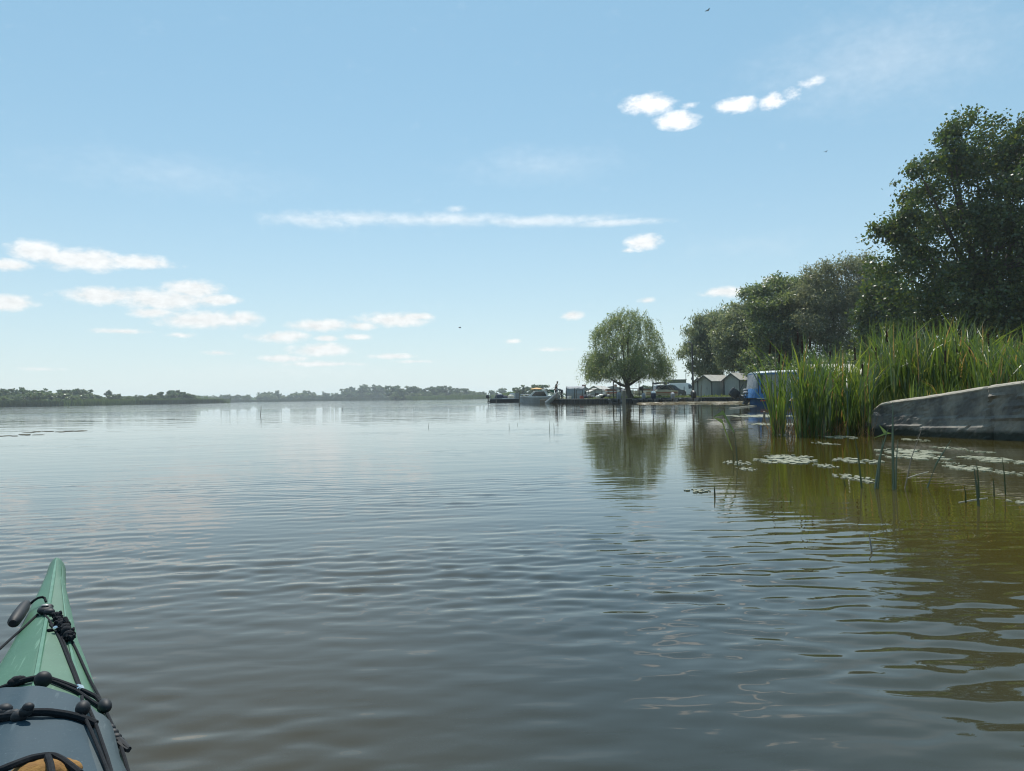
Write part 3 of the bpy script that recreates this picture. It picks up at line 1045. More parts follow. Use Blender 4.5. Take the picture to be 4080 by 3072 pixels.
def reed_belt(name, path, h, n, mat, seed, depth, w):
    rng = np.random.default_rng(seed)
    P = np.array(path, float)
    seg = np.linalg.norm(np.diff(P, axis=0), axis=1)
    cum = np.concatenate([[0], np.cumsum(seg)])
    t = rng.random(n) * cum[-1]
    x = np.interp(t, cum, P[:, 0])
    y = np.interp(t, cum, P[:, 1]) + rng.random(n) ** 1.6 * depth
    hh = h * rng.uniform(.78, 1.06, n) * (1 + .08 * np.sin(t * .25) * np.sin(t * .09))
    c = np.stack([x, y, hh / 2 - .1], 1)
    a = unit(rng.normal(size=(n, 3)) * .10 + np.array([0, 0, 1]))
    side = np.stack([np.ones(n), rng.normal(size=n) * .5, np.zeros(n)], 1)
    L = hh + .2
    W = w * rng.uniform(.7, 1.3, n)
    side = unit(side - a * (side * a).sum(1, keepdims=True))
    Lh, Wh = (L / 2)[:, None], (W / 2)[:, None]
    v = np.stack([c - a * Lh - side * Wh, c - a * Lh + side * Wh, c + a * Lh + side * Wh * .35, c + a * Lh - side * Wh * .35], 1).reshape(-1, 3)
    o = link(name, mesh_np(name, v, np.arange(4 * n).reshape(-1, 4), [mat]))
    o['kind'] = 'stuff'


reed_belt('reed_belt', [(-520, 206), (-265, 241), (-199, 298), (-186, 380), (-174.5, 456)], 2.45, 15000, M['reed'], 1, 14, .22)
reed_belt('reed_belt', [(-335, 852), (-220, 830), (-104, 803)], 2.6, 7000, M['reed'], 2, 16, .3)
reed_belt('reed_belt', [(-104, 700), (-81, 632), (-45, 595), (-11, 556), (-5, 420), (1, 300)], 3.0, 11000, M['reed_light'], 3, 12, .25)
reed_belt('reed_belt', [(-300, 330), (-190, 330), (-178, 470)], 2.9, 4000, M['reed_light'], 4, 20, .25)


# ------------------------------------------------------------------ concrete wall of the boat ramp at the right
WALL = [(5.85, 12.72), (5.895, 12.61), (5.945, 12.48), (6.05, 12.22), (6.22, 11.7), (6.42, 11.15), (6.62, 10.6), (6.80, 10.15), (7.30, 8.8), (8.1, 6.6), (8.9, 4.4)]
WTOP = [0.20, 0.40, 0.495, 0.545, 0.60, 0.675, 0.755, 0.81, 0.90, 1.0, 1.05]


def wall_at(t):
    """t metres along the foot of the wall, from its tip"""
    acc = 0
    for k in range(len(WALL) - 1):
        a, b = Vector(WALL[k]), Vector(WALL[k + 1])
        l = (b - a).length
        if t <= acc + l or k == len(WALL) - 2:
            q = (t - acc) / l
            return a.lerp(b, q), WTOP[k] * (1 - q) + WTOP[k + 1] * q
        acc += l


def build_wall():
    m = pm('old_concrete', (0.27, 0.245, 0.205), (0.13, 0.12, 0.11), 4.2, 0.9, 0.03, detail=12, lo=.39, hi=.61, stretch=(1, 1, .7))
    nt = m.node_tree
    N, L = nt.nodes, nt.links
    b = N['Principled BSDF']
    col = b.inputs['Base Color'].links[0].from_socket
    # damp algae stain along the water line
    tc = N.new('ShaderNodeTexCoord')
    sp = N.new('ShaderNodeSeparateXYZ')
    L.new(tc.outputs['Object'], sp.inputs[0])
    nz = N.new('ShaderNodeTexNoise')
    nz.inputs['Scale'].default_value = 7
    nz.inputs['Detail'].default_value = 6
    L.new(tc.outputs['Object'], nz.inputs['Vector'])
    ad = N.new('ShaderNodeMath')
    ad.operation = 'MULTIPLY_ADD'
    L.new(nz.outputs['Fac'], ad.inputs[0])
    ad.inputs[1].default_value = -0.12
    L.new(sp.outputs[2], ad.inputs[2])
    mr = N.new('ShaderNodeMapRange')
    mr.inputs['From Min'].default_value = 0.02
    mr.inputs['From Max'].default_value = 0.08
    L.new(ad.outputs[0], mr.inputs['Value'])
    mx = N.new('ShaderNodeMix')
    mx.data_type = 'RGBA'
    L.new(mr.outputs[0], mx.inputs['Factor'])
    mx.inputs['A'].default_value = (0.03, 0.035, 0.025, 1)
    L.new(col, mx.inputs['B'])
    L.new(mx.outputs['Result'], b.inputs['Base Color'])
    pale = pm('lit_concrete_top', (0.42, 0.38, 0.31), (0.30, 0.27, 0.22), 9, 0.9, 0.01, detail=8)
    root = empty('concrete_wall', (WALL[0][0], WALL[0][1], 0))
    tag(root, 'weathered grey concrete ramp wall sloping up to the right edge behind the water', 'wall')
    o0 = Vector((WALL[0][0], WALL[0][1], 0))
    rng = np.random.default_rng(4)
    from mathutils import noise as mn
    n = 190
    ts = np.linspace(0, 8.6, n)
    rows = 22
    front = []
    for t in ts:
        p, zt = wall_at(float(t))
        p2, _ = wall_at(float(min(t + .05, 9)))
        p1, _ = wall_at(float(max(t - .05, 0)))
        tg = (p2 - p1).normalized()
        nrm = Vector((-tg.y, tg.x, 0)) * (1 if tg.x * 0 - 0 >= 0 else 1)
        if nrm.x > 0:
            nrm = -nrm
        front.append((p, zt, tg, nrm))
    jt = 2.22          # the vertical joint between two pours

    def face_off(t, z):
        d = 0.009 * mn.noise(Vector((t * 3.1, z * 5, 0))) + 0.006 * mn.noise(Vector((t * 9, z * 14, 3))) + .009 * mn.noise(Vector((t * 14, z * 22, 5))) + .008 * mn.noise(Vector((t * 25, z * 30, 8)))
        lean = t - (jt - .10 * (z / .8))
        if abs(lean) < 0.03:
            d -= 0.03
        if lean > 0:      # board-marked pour, set back a little, three courses
            d -= 0.02
            for c in (.30, .47, .60):
                d += 0.036 * max(0, 1 - abs(z - c - .03 * (t - jt)) / .02) * (1 if lean < .1 + c * 2.2 else .3)
        else:             # broken left pour with ledges
            led = .30 + .05 * mn.noise(Vector((t * 2.0, 0, 5)))
            if t > .3 and z < led:
                d += 0.028 + .012 * mn.noise(Vector((t * 5, z * 9, 1)))
            led2 = .16 + .04 * mn.noise(Vector((t * 2.6, 2, 9)))
            if z < led2:
                d += 0.03
        return d
    vs, fs = [], []
    for i, (p, zt, tg, nrm) in enumerate(front):
        t = float(ts[i])
        for j in range(rows):
            q = j / (rows - 1)
            z = -0.5 + (zt - .035 + .5) * q if j == 0 else -0.06 + (zt - .035 + .06) * ((j - 1) / (rows - 2))
            off = face_off(t, z) + 0.07 * max(0, .5 - z)      # a slight batter
            vs.append((p.x + nrm.x * off - o0.x, p.y + nrm.y * off - o0.y, z))
    for i in range(n - 1):
        for j in range(rows - 1):
            fs.append((i * rows + j, (i + 1) * rows + j, (i + 1) * rows + j + 1, i * rows + j + 1))
    mb = MB()
    mb.add(vs, fs)
    # rear face and nose
    k0 = len(mb.v)
    rear = []
    for i, (p, zt, tg, nrm) in enumerate(front):
        for z in (-.5, zt - .035):
            rear.append((p.x - nrm.x * .34 - o0.x, p.y - nrm.y * .34 - o0.y, z))
    mb.add(rear, [(2 * i, 2 * i + 1, 2 * i + 3, 2 * i + 2) for i in range(n - 1)])
    mb.add([vs[0], vs[rows - 1], rear[1], rear[0]], [(0, 1, 2, 3)])
    mb.build('wall_face', m, root)
    # coping: rounded, paler top edge with its sunlight put into the colour
    cp = MB()
    rings = []
    for i, (p, zt, tg, nrm) in enumerate(front):
        t = float(ts[i])
        w = .004 * mn.noise(Vector((t * 6, 3, 3))) + .004 * mn.noise(Vector((t * 21, 3, 3)))
        f = face_off(t, zt - .035) + .07 * max(0, .5 - zt) + .004
        ring = []
        for a, z in [(f, zt - .05), (f + .006, zt - .033), (f - .012, zt - .012 + w), (f - .045, zt + .004 + w), (-.2, zt + .008 + w), (-.345, zt), (-.345, zt - .05)]:
            ring.append((p.x + nrm.x * a - o0.x, p.y + nrm.y * a - o0.y, z))
        rings.append(ring)
    cp.loft(rings)
    cp.build('coping', pale, root)
    # the broken stub of concrete at the foot of the tip
    st = MB()
    c = Vector((5.93, 12.52, 0)) - o0
    rr = []
    for j, (z, r) in enumerate([(-.3, .24), (.05, .2), (.2, .16), (.3, .13), (.345, .07)]):
        rr.append([(c.x + r * math.cos(a) * (1 + .25 * mn.noise(Vector((a * 2, z * 9, 1)))), c.y + r * .9 * math.sin(a) * (1 + .25 * mn.noise(Vector((a * 2, z * 9, 4)))), z + .03 * mn.noise(Vector((a, z * 8, 2)))) for a in np.linspace(0, 2 * math.pi, 14)[:-1]])
    st.loft(rr)
    st.build('broken_block', m, root)


build_wall()


# ------------------------------------------------------------------ cattails
def blade_geo(rng, length, width, lean, az, curl, seg=6, fold=0.25):
    """one strap leaf from the origin"""
    d = np.array([math.cos(az), math.sin(az), 0])
    s = np.array([-d[1], d[0], 0])
    tw = rng.uniform(-1.2, 1.2)
    t = np.linspace(0, 1, seg + 1)
    hor = lean * t + curl * t ** 3.2
    z = np.sqrt(np.clip(1 - (lean * .8) ** 2 * t, .1, 1)) * t - abs(curl) * .55 * np.clip(t - .62, 0, 1) ** 1.5 * 2.0
    P = (d[None] * hor[:, None] + np.array([0, 0, 1.0])[None] * z[:, None]) * length
    wd = width * np.array([.75, 1, 1, .95, .85, .62, .06])[np.linspace(0, 6, seg + 1).astype(int)] / 2
    ang = tw * t
    side = s[None] * np.cos(ang)[:, None] + d[None] * np.sin(ang)[:, None]
    v = np.concatenate([P - side * wd[:, None], P + side * wd[:, None]])
    n = seg + 1
    f = [(i, i + n, i + 1 + n, i + 1) for i in range(seg)]
    return v, np.array(f)


def build_cattails():
    rng = np.random.default_rng(12)
    leaves = []
    for k in range(14):
        v, f = blade_geo(rng, 1.0, .0165, rng.uniform(.02, .22), 0, rng.choice([0, .02, .08, .2, .45]) * rng.uniform(.5, 1))
        leaves.append(mesh_np('cattail_leaf', v, f, [M['cattail']]))
    st = MB()
    st.tube([(0, 0, 0), (.008, 0, .5), (.0, 0, 1)], [.007, .005, .003], 5)
    stem_me = st.mesh('cattail_stem', M['stalk'])
    hd = MB()
    hd.tube([(0, 0, -.105), (0, 0, -.095), (0, 0, .095), (0, 0, .105)], [.006, .0155, .0155, .006], 8)
    hd.tube([(0, 0, .10), (0, 0, .2)], [.004, .002], 5)
    head_me = hd.mesh('cattail_head', M['seed'], smooth=True)

    def plant(x, y, z, h, label, group, nl=None, head=None):
        o = empty('cattail', (x, y, z), rng.uniform(0, 6.28))
        tag(o, label, 'cattail', group)
        for _ in range(nl or rng.integers(5, 9)):
            l = link('leaf', leaves[rng.integers(0, 14)], o)
            l.rotation_euler = (rng.normal() * .05, rng.normal() * .05, rng.uniform(0, 6.28))
            q = h * rng.uniform(.62, 1.03)
            l.scale = (q, q * rng.uniform(.8, 1.2) * 1.0, q)
            l.location = (rng.normal() * .012, rng.normal() * .012, 0)
        if head:
            hz = head
            s = link('stem', stem_me, o)
            s.scale = (1, 1, hz)
            hh = link('seed_head', head_me, o)
            hh.location = (0, 0, hz)
            hh.rotation_euler = (rng.normal() * .06, rng.normal() * .06, 0)
        return o
    zones = [
        ('cattail of the thin outermost clump standing in open water', 'cattails of the outermost clump', [(3078, 1727), (3122, 1722)], (12.4, 13.4), 0, 11, (1.25, 1.6)),
        ('cattail in the tall left corner of the main stand in the water', 'cattails at the left corner of the main stand', [(3172, 1738), (3300, 1738)], (11.9, 13.4), 0, 36, (1.2, 1.8)),
        ('cattail between the main corner clump and the tip of the concrete wall', 'cattails left of the wall tip', [(3300, 1735), (3475, 1730)], (12.3, 14.2), 0, 44, (1.25, 1.75)),
        ('cattail growing on the bank behind the sloping concrete wall', 'cattails behind the wall', [(3520, 1600), (3900, 1560)], (13.0, 15.0), .38, 66, (1.35, 1.9)),
        ('cattail on the bank behind the wall at the right edge of the picture', 'cattails behind the wall at the right edge', [(3880, 1560), (4140, 1540)], (11.6, 13.6), .38, 40, (1.1, 1.6)),
    ]
    for lab, grp, ((x0, _), (x1, _)), (y0, y1), z, n, (h0, h1) in zones:
        for i in range(n):
            Y = rng.uniform(y0, y1)
            px = rng.uniform(x0, x1)
            X = (px - 2040) / FPX * Y
            lb, gp = lab, grp
            if 'sloping' in lab:
                q = int((px - x0) / (x1 - x0) * 2.99)
                lb = ('cattail behind the low tip of the concrete wall', 'cattail behind the middle of the sloping concrete wall', 'cattail behind the higher right part of the sloping wall')[q]
                gp = grp + (' at its tip', ' at its middle', ' at its higher part')[q]
            if 'main corner' in lab:
                q = int(px > 3390)
                lb = (lab, 'cattail standing right against the tip of the concrete wall')[q]
                gp = (grp, 'cattails against the wall tip')[q]
            plant(X, Y, z - .03, rng.uniform(h0, h1), lb, gp)
    heads = [(3179, 1350, 12.2, 0, 'left clump corner, tallest'), (3196, 1383, 12.3, 0, ''), (3227, 1368, 12.5, 0, ''), (3069, 1384, 12.7, 0, ''), (3106, 1420, 12.9, 0, ''), (3307, 1424, 12.6, 0, ''), (3406, 1410, 12.9, 0, ''), (3490, 1408, 13.2, .38, ''),
             (3534, 1340, 13.6, .38, ''), (3437, 1475, 12.5, 0, ''), (3593, 1334, 13.7, .38, ''), (3766, 1421, 12.6, .38, ''), (3864, 1408, 12.6, .38, ''), (3938, 1354, 12.8, .38, ''), (3810, 1380, 13.2, .38, ''), (3660, 1370, 13.4, .38, '')]
    labs = ['cattail with a brown seed head, tallest at the left corner of the stand', 'cattail with brown seed head right beside the tallest one at the left corner', 'cattail with brown seed head, third from the left corner of the main stand',
            'cattail with dark seed head at the very left of the outermost clump', 'cattail with low dark seed head inside the outermost clump', 'cattail with seed head in front of the cream awning', 'cattail with seed head left of the wall tip, higher one',
            'cattail with seed head standing just over the tip of the wall', 'cattail with high seed head behind the wall tip against the dark trees', 'cattail with a low seed head half way up the stand left of the wall', 'cattail with high seed head over the left third of the wall',
            'cattail with tilted seed head low behind the middle of the wall', 'cattail with seed head behind the right half of the wall', 'cattail with highest seed head near the right edge', 'cattail with seed head over the middle of the wall, upright', 'cattail with seed head between the two high ones behind the wall']
    for (px, py, Y, z, _), lab in zip(heads, labs):
        p = at(px, py, Y)
        plant(p.x, p.y, z - .03, (p.z - z) * 1.02, lab, None, nl=5, head=p.z - z + .03)
    # the rest of the stand
    V, F, off = [], [], 0
    for (x0, x1, y0, y1, z, n, h0, h1) in [(3180, 3300, 12.2, 14.5, 0, 45, .8, 1.5), (3290, 3480, 12.6, 15.5, 0, 150, .8, 1.6), (3470, 3640, 13.3, 17, .38, 400, .9, 1.8), (3640, 3900, 12.9, 17, .38, 620, .9, 1.75), (3880, 4160, 11.8, 16, .38, 600, .7, 1.45), (4100, 4400, 9, 15, .38, 500, .7, 1.3),
                                              (3080, 3120, 12.6, 13.4, 0, 25, .6, 1.2), (3620, 4160, 12.2, 13.6, .36, 700, .3, .7)]:
        for i in range(n):
            Y = rng.uniform(y0, y1)
            X = (rng.uniform(x0, x1) - 2040) / FPX * Y
            v, f = blade_geo(rng, rng.uniform(h0, h1), .019, abs(rng.normal()) * .16, rng.uniform(0, 6.28), rng.choice([0, 0, .06, .2, .5]), 4 if h1 > 1 else 3)
            V.append(v + np.array([X, Y, z - .04]))
            F.append(f + off)
            off += len(v)
    o = link('cattail_thicket', mesh_np('cattail_thicket', np.concatenate(V), np.concatenate(F), [M['cattail_mass']]))
    o['kind'] = 'stuff'
    # dead brown stubs at the foot of the stand
    V, F, off = [], [], 0
    for i in range(420):
        Y = rng.uniform(12.0, 14.0)
        X = (rng.uniform(3060, 3490) - 2040) / FPX * Y
        v, f = blade_geo(rng, rng.uniform(.15, .5), .010, abs(rng.normal()) * .5, rng.uniform(0, 6.28), rng.choice([0, .2]), 3)
        V.append(v + np.array([X, Y, -.03]))
        F.append(f + off)
        off += len(v)
    mdead = leaf_mat('dead_leaf', (0.12, 0.075, 0.03), (0.2, 0.14, 0.06), (0.3, 0.22, 0.1), .3, .04)
    o = link('dead_cattail_litter', mesh_np('dead_cattail_litter', np.concatenate(V), np.concatenate(F), [mdead]))
    o['kind'] = 'stuff'


build_cattails()


# single shoots standing in the water
def build_shoots():
    rng = np.random.default_rng(8)
    data = [
        ((3433, 1943), (3405, 1730), .013, 'leaning single reed shoot left of the pair of thick shoots'),
        ((3487, 1946), (3537, 1712), .017, 'thick curved reed shoot with a bent tip, left one of the front pair'),
        ((3498, 1947), (3518, 1745), .014, 'shorter reed shoot close against the thick curved one'),
        ((3560, 1951), (3557, 1602), .020, 'tallest thick reed shoot in the water, reaching over the wall'),
        ((3569, 1948), (3578, 1750), .012, 'thin reed shoot touching the foot of the tallest shoot'),
        ((3605, 1946), (3675, 1702), .008, 'thin brown stalk leaning right beside the tallest shoot'),
        ((3695, 1942), (3790, 1752), .013, 'dark reed shoot leaning strongly to the right in front of the wall'),
        ((3367, 1936), (3360, 1905), .010, 'short stub of a reed left of the leaning shoot'),
        ((3848, 2002), (3841, 1932), .010, 'short thin reed left of the tall right pair'),
        ((3899, 2016), (3880, 1862), .014, 'front reed shoot of the right pair'),
        ((3901, 1984), (3891, 1842), .011, 'rear reed shoot of the right pair'),
        ((3961, 1978), (3956, 1898), .009, 'thin reed between the right pair and the edge'),
        ((4006, 1970), (3993, 1822), .009, 'thin tall reed nearest the right edge of the water'),
        ((2848, 1977), (2845, 1934), .011, 'short dark stub standing alone in the water left of the algae'),
        ((3473, 2196), (3463, 2124), .008, 'short dark stub nearest to the camera at the right'),
        ((2938, 1852), (2926, 1722), .012, 'reed shoot with a bent leaf left of the algae mats'),
        ((2925, 1846), (2918, 1792), .009, 'short reed beside the shoot with the bent leaf'),
        ((1038, 1656), (1041, 1620), .03, 'thin stick standing far out in the lake at the left'),
        ((1363, 1636), (1368, 1617), .03, 'leaning thin stick far out left of the marina'),
        ((1707, 1702), (1709, 1683), .010, 'small stem in the open water left of the cabin boat'),
        ((2029, 1706), (2028, 1685), .010, 'small stem in the water below the dark flat boat'),
        ((2062, 1693), (2062, 1684), .008, 'tiny stem right of the small stem below the flat boat'),
        ((2190, 1716), (2190, 1673), .010, 'thin upright stem in the water below the cabin boat'),
        ((2208, 1714), (2206, 1683), .010, 'thin crooked stem next to the upright stem below the cabin boat'),
        ((2655, 1695), (2655, 1655), .010, 'thin stem in the water under the willow reflection edge'),
        ((3045, 1664), (3045, 1640), .07, 'dark stub post standing in the bay near the blue canopy boat'),
        ((3150, 2000), (3150, 1985), .006, 'tiny dark stub in the water below the algae mats'),
    ]
    for (b, t, w, lab) in data:
        g = ground(*b)
        tp = at(t[0], t[1], g.y + rng.uniform(-.1, .1) * .5)
        v = tp - g
        o = empty('reed_shoot' if w < .025 else 'stick', g)
        tag(o, lab, 'reed' if w < .025 else 'stick')
        mb = MB()
        sag = Vector((v.x * .12, 0, 0))
        mb.tube([(0, 0, -.12), (0, 0, 0), tuple(v * .5 - sag), tuple(v)], [w * .5, w * .5, w * .42, w * .12 if w < .025 else w * .45], 6)
        mb.build('stem', M['stalk'] if w < .025 and w != .008 else M['wood'], o)
        if 'bent tip' in lab:
            m2 = MB()
            a = v * .96
            m2.add([tuple(a), tuple(a + Vector((-.055, .01, .055))), tuple(a + Vector((-.02, 0, -.02))), tuple(a + Vector((.035, 0, -.01))), tuple(a + Vector((-.10, .01, -.045)))], [(0, 1, 2), (0, 3, 2), (0, 2, 4)])
            m2.build('leaf', M['cattail'], o)
        if 'bent leaf' in lab:
            m2 = MB()
            e = at(2840, 1662, g.y + .3) - g
            a = v * 1.0
            q = a.lerp(e, .5) + Vector((0, 0, .12))
            for k in range(1):
                m2.add([tuple(a + Vector((0, 0, .01))), tuple(a - Vector((0, 0, .02))), tuple(q - Vector((0, 0, .025))), tuple(q + Vector((0, 0, .02))), tuple(e)], [(0, 1, 2, 3), (3, 2, 4)])
            m2.build('leaf', M['cattail'], o)


build_shoots()


# floating algae mats, sticks and weed
def build_floaters():
    rng = np.random.default_rng(15)
    from mathutils import noise as mn
    mats = [(3140, 1820, 95, 7, 'narrow pale algae mat just above the largest one'), (3135, 1836, 142, 12, 'largest pale algae mat below the cattail corner'), (2937, 1845, 58, 9, 'pale algae mat at the foot of the reed with the bent leaf'),
            (2974, 1869, 42, 8, 'small pale algae mat below the leftmost ones'), (3415, 1836, 92, 11, 'long pale algae mat left of the thick shoots'), (3290, 1857, 50, 8, 'small oval algae mat right of the largest one'),
            (3396, 1903, 62, 14, 'ragged algae mat at the leaning shoot'), (3462, 1920, 28, 8, 'tiny algae mat between ragged mat and thick shoots'), (3617, 1800, 122, 12, 'long algae mat behind the tallest shoot'),
            (3632, 1819, 118, 15, 'broad algae mat right of the tallest shoot'), (3777, 1786, 52, 8, 'algae mat close under the middle of the wall'), (3645, 1753, 42, 6, 'thin algae strip at the foot of the wall'),
            (3957, 1833, 92, 18, 'broad algae mat in front of the right part of the wall'), (3869, 1867, 82, 15, 'ragged algae mat left of the broad right one'), (4014, 1885, 54, 12, 'oval algae mat near the right edge'),
            (4062, 2004, 34, 14, 'algae mat nearest the camera at the right edge'), (3910, 1801, 44, 6, 'thin algae mat behind the broad right one'), (3125, 1733, 50, 6, 'algae strip at the foot of the cattail corner'),
            (3345, 1741, 62, 8, 'algae strip left of the wall tip'), (3290, 1767, 44, 6, 'thin algae strip in the cattail reflection'), (3040, 1657, 160, 5, 'long pale weed raft across the bay behind the cattails'), (3080, 1690, 110, 5, 'pale weed strip nearest behind the outermost clump'),
            (2780, 1957, 60, 7, 'faint weed patch left of the dark stub'), (3780, 1846, 40, 5, 'small algae strip right of the leaning dark shoot')]
    for px, py, hw, hh, lab in mats:
        c = ground(px, py)
        rx = abs(ground(px + hw, py).x - c.x)
        ry = abs(ground(px, py - hh).y - c.y)
        ry = min(ry, 1.2 if c.y < 20 else 3.0)
        V, F = [], []
        off = 0
        nb = max(20, int(32 * min(hw, 120) / 60))
        s0 = rng.uniform(0, 50)
        for q in range(nb):          # ragged overlapping pads of algae
            a = rng.uniform(0, 6.28)
            rr = math.sqrt(rng.random())
            x, y = rr * math.cos(a) * rx, rr * math.sin(a) * ry
            sx, sy = rx * rng.uniform(.06, .2) * (1.15 - rr * .6), ry * rng.uniform(.10, .3) * (1.15 - rr * .6)
            k = 9
            zt = .002 + .002 * rng.random() + q * .00008
            ring = []
            for t in range(k):
                an = 2 * math.pi * t / k
                g = 1 + .45 * mn.noise(Vector((math.cos(an) * 1.6 + s0 + q, math.sin(an) * 1.6, q)))
                ring.append((x + sx * g * math.cos(an), y + sy * g * math.sin(an), -.012))
            top = [(x + (p[0] - x) * .9, y + (p[1] - y) * .9, zt) for p in ring]
            V += ring + top + [(x, y, zt + .0015)]
            for t in range(k):
                t2 = (t + 1) % k
                F.append((off + t, off + t2, off + k + t2, off + k + t))
                F.append((off + k + t, off + k + t2, off + 2 * k, off + 2 * k))
            off += 2 * k + 1
        mb = MB()
        mb.v, mb.m = [tuple(v) for v in V], [0] * len(F)
        mb.f = [f if f[2] != f[3] else f[:3] for f in F]
        o = mb.build('algae_mat', M['algae'])
        o.location = (c.x, c.y, 0.002)
        tag(o, lab, 'algae mat', 'algae mats floating before the wall')
    sticks = [((2872, 1712), (3002, 1708), .012, 'dry floating reed stem below the reed with the bent leaf'), ((2910, 1718), (2978, 1715), .010, 'shorter dry reed stem floating in front of another'), ((2905, 1628), (3075, 1612), .06, 'long pale plank floating beside the blue canopy boat'),
              ((3820, 2003), (3935, 1985), .007, 'pale stem floating behind the front right shoot'), ((3615, 1905), (3700, 1880), .006, 'thin pale stem floating right of the tallest shoot')]
    for a, b, w, lab in sticks:
        p, q = ground(*a), ground(*b)
        mb = MB()
        d = q - p
        mb.tube([(0, 0, 0), tuple(d * .5 + Vector((0, d.length * .02, w * .1))), tuple(d)], [w * .5, w * .55, w * .4], 6)
        o = mb.build('driftwood' if w < .05 else 'plank', M['palewood'])
        o.location = p + Vector((0, 0, w * .2))
        tag(o, lab, 'driftwood' if w < .05 else 'plank')
    for a, b, lab in [((20, 1736), (160, 1732), 'dark streak of floating weed at the left edge of the lake'), ((235, 1719), (350, 1716), 'dark streak of floating weed right of the one at the edge'), ((130, 1721), (205, 1719), 'short dark streak of weed between the two others')]:
        p, q = ground(*a), ground(*b)
        mb = MB()
        for k in range(10):
            t = rng.random()
            c = (q - p) * t + Vector((0, rng.normal() * .25, .004))
            mb.ball(c, (rng.uniform(.05, .16), rng.uniform(.03, .10), rng.uniform(.004, .010)), 7, 5)
        o = mb.build('floating_weed', M['weed'])
        o.location = p
        tag(o, lab, 'floating weed')


build_floaters()


# ------------------------------------------------------------------ kayak
def scuff(m, col, scale, cut, az):
    """fine scratches along the deck and pale dried-water specks"""
    nt = m.node_tree
    N, L = nt.nodes, nt.links
    b = N['Principled BSDF']
    src = b.inputs['Base Color'].links[0].from_socket
    tc = N.new('ShaderNodeTexCoord')
    for st, sc, lo, hi, k in (((1, .045, 1), scale * 2.2, cut - .06, cut + .02, .55), ((1, 1, 1), scale * 5, cut - .05, cut + .03, .5)):
        mp = N.new('ShaderNodeMapping')
        mp.vector_type = 'POINT'
        rt = N.new('ShaderNodeVectorRotate')
        rt.rotation_type = 'Z_AXIS'
        rt.inputs['Angle'].default_value = az + .12
        L.new(tc.outputs['Object'], rt.inputs['Vector'])
        L.new(rt.outputs[0], mp.inputs[0])
        mp.inputs['Scale'].default_value = st
        n = N.new('ShaderNodeTexNoise')
        n.inputs['Scale'].default_value = sc
        n.inputs['Detail'].default_value = 3
        L.new(mp.outputs[0], n.inputs['Vector'])
        r = N.new('ShaderNodeMapRange')
        for nm, v in (('From Min', lo), ('From Max', hi), ('To Max', k)):
            r.inputs[nm].default_value = v
        L.new(n.outputs['Fac'], r.inputs['Value'])
        mx = N.new('ShaderNodeMix')
        mx.data_type = 'RGBA'
        L.new(r.outputs[0], mx.inputs['Factor'])
        L.new(src, mx.inputs['A'])
        mx.inputs['B'].default_value = (*col, 1)
        src = mx.outputs['Result']
    L.new(src, b.inputs['Base Color'])


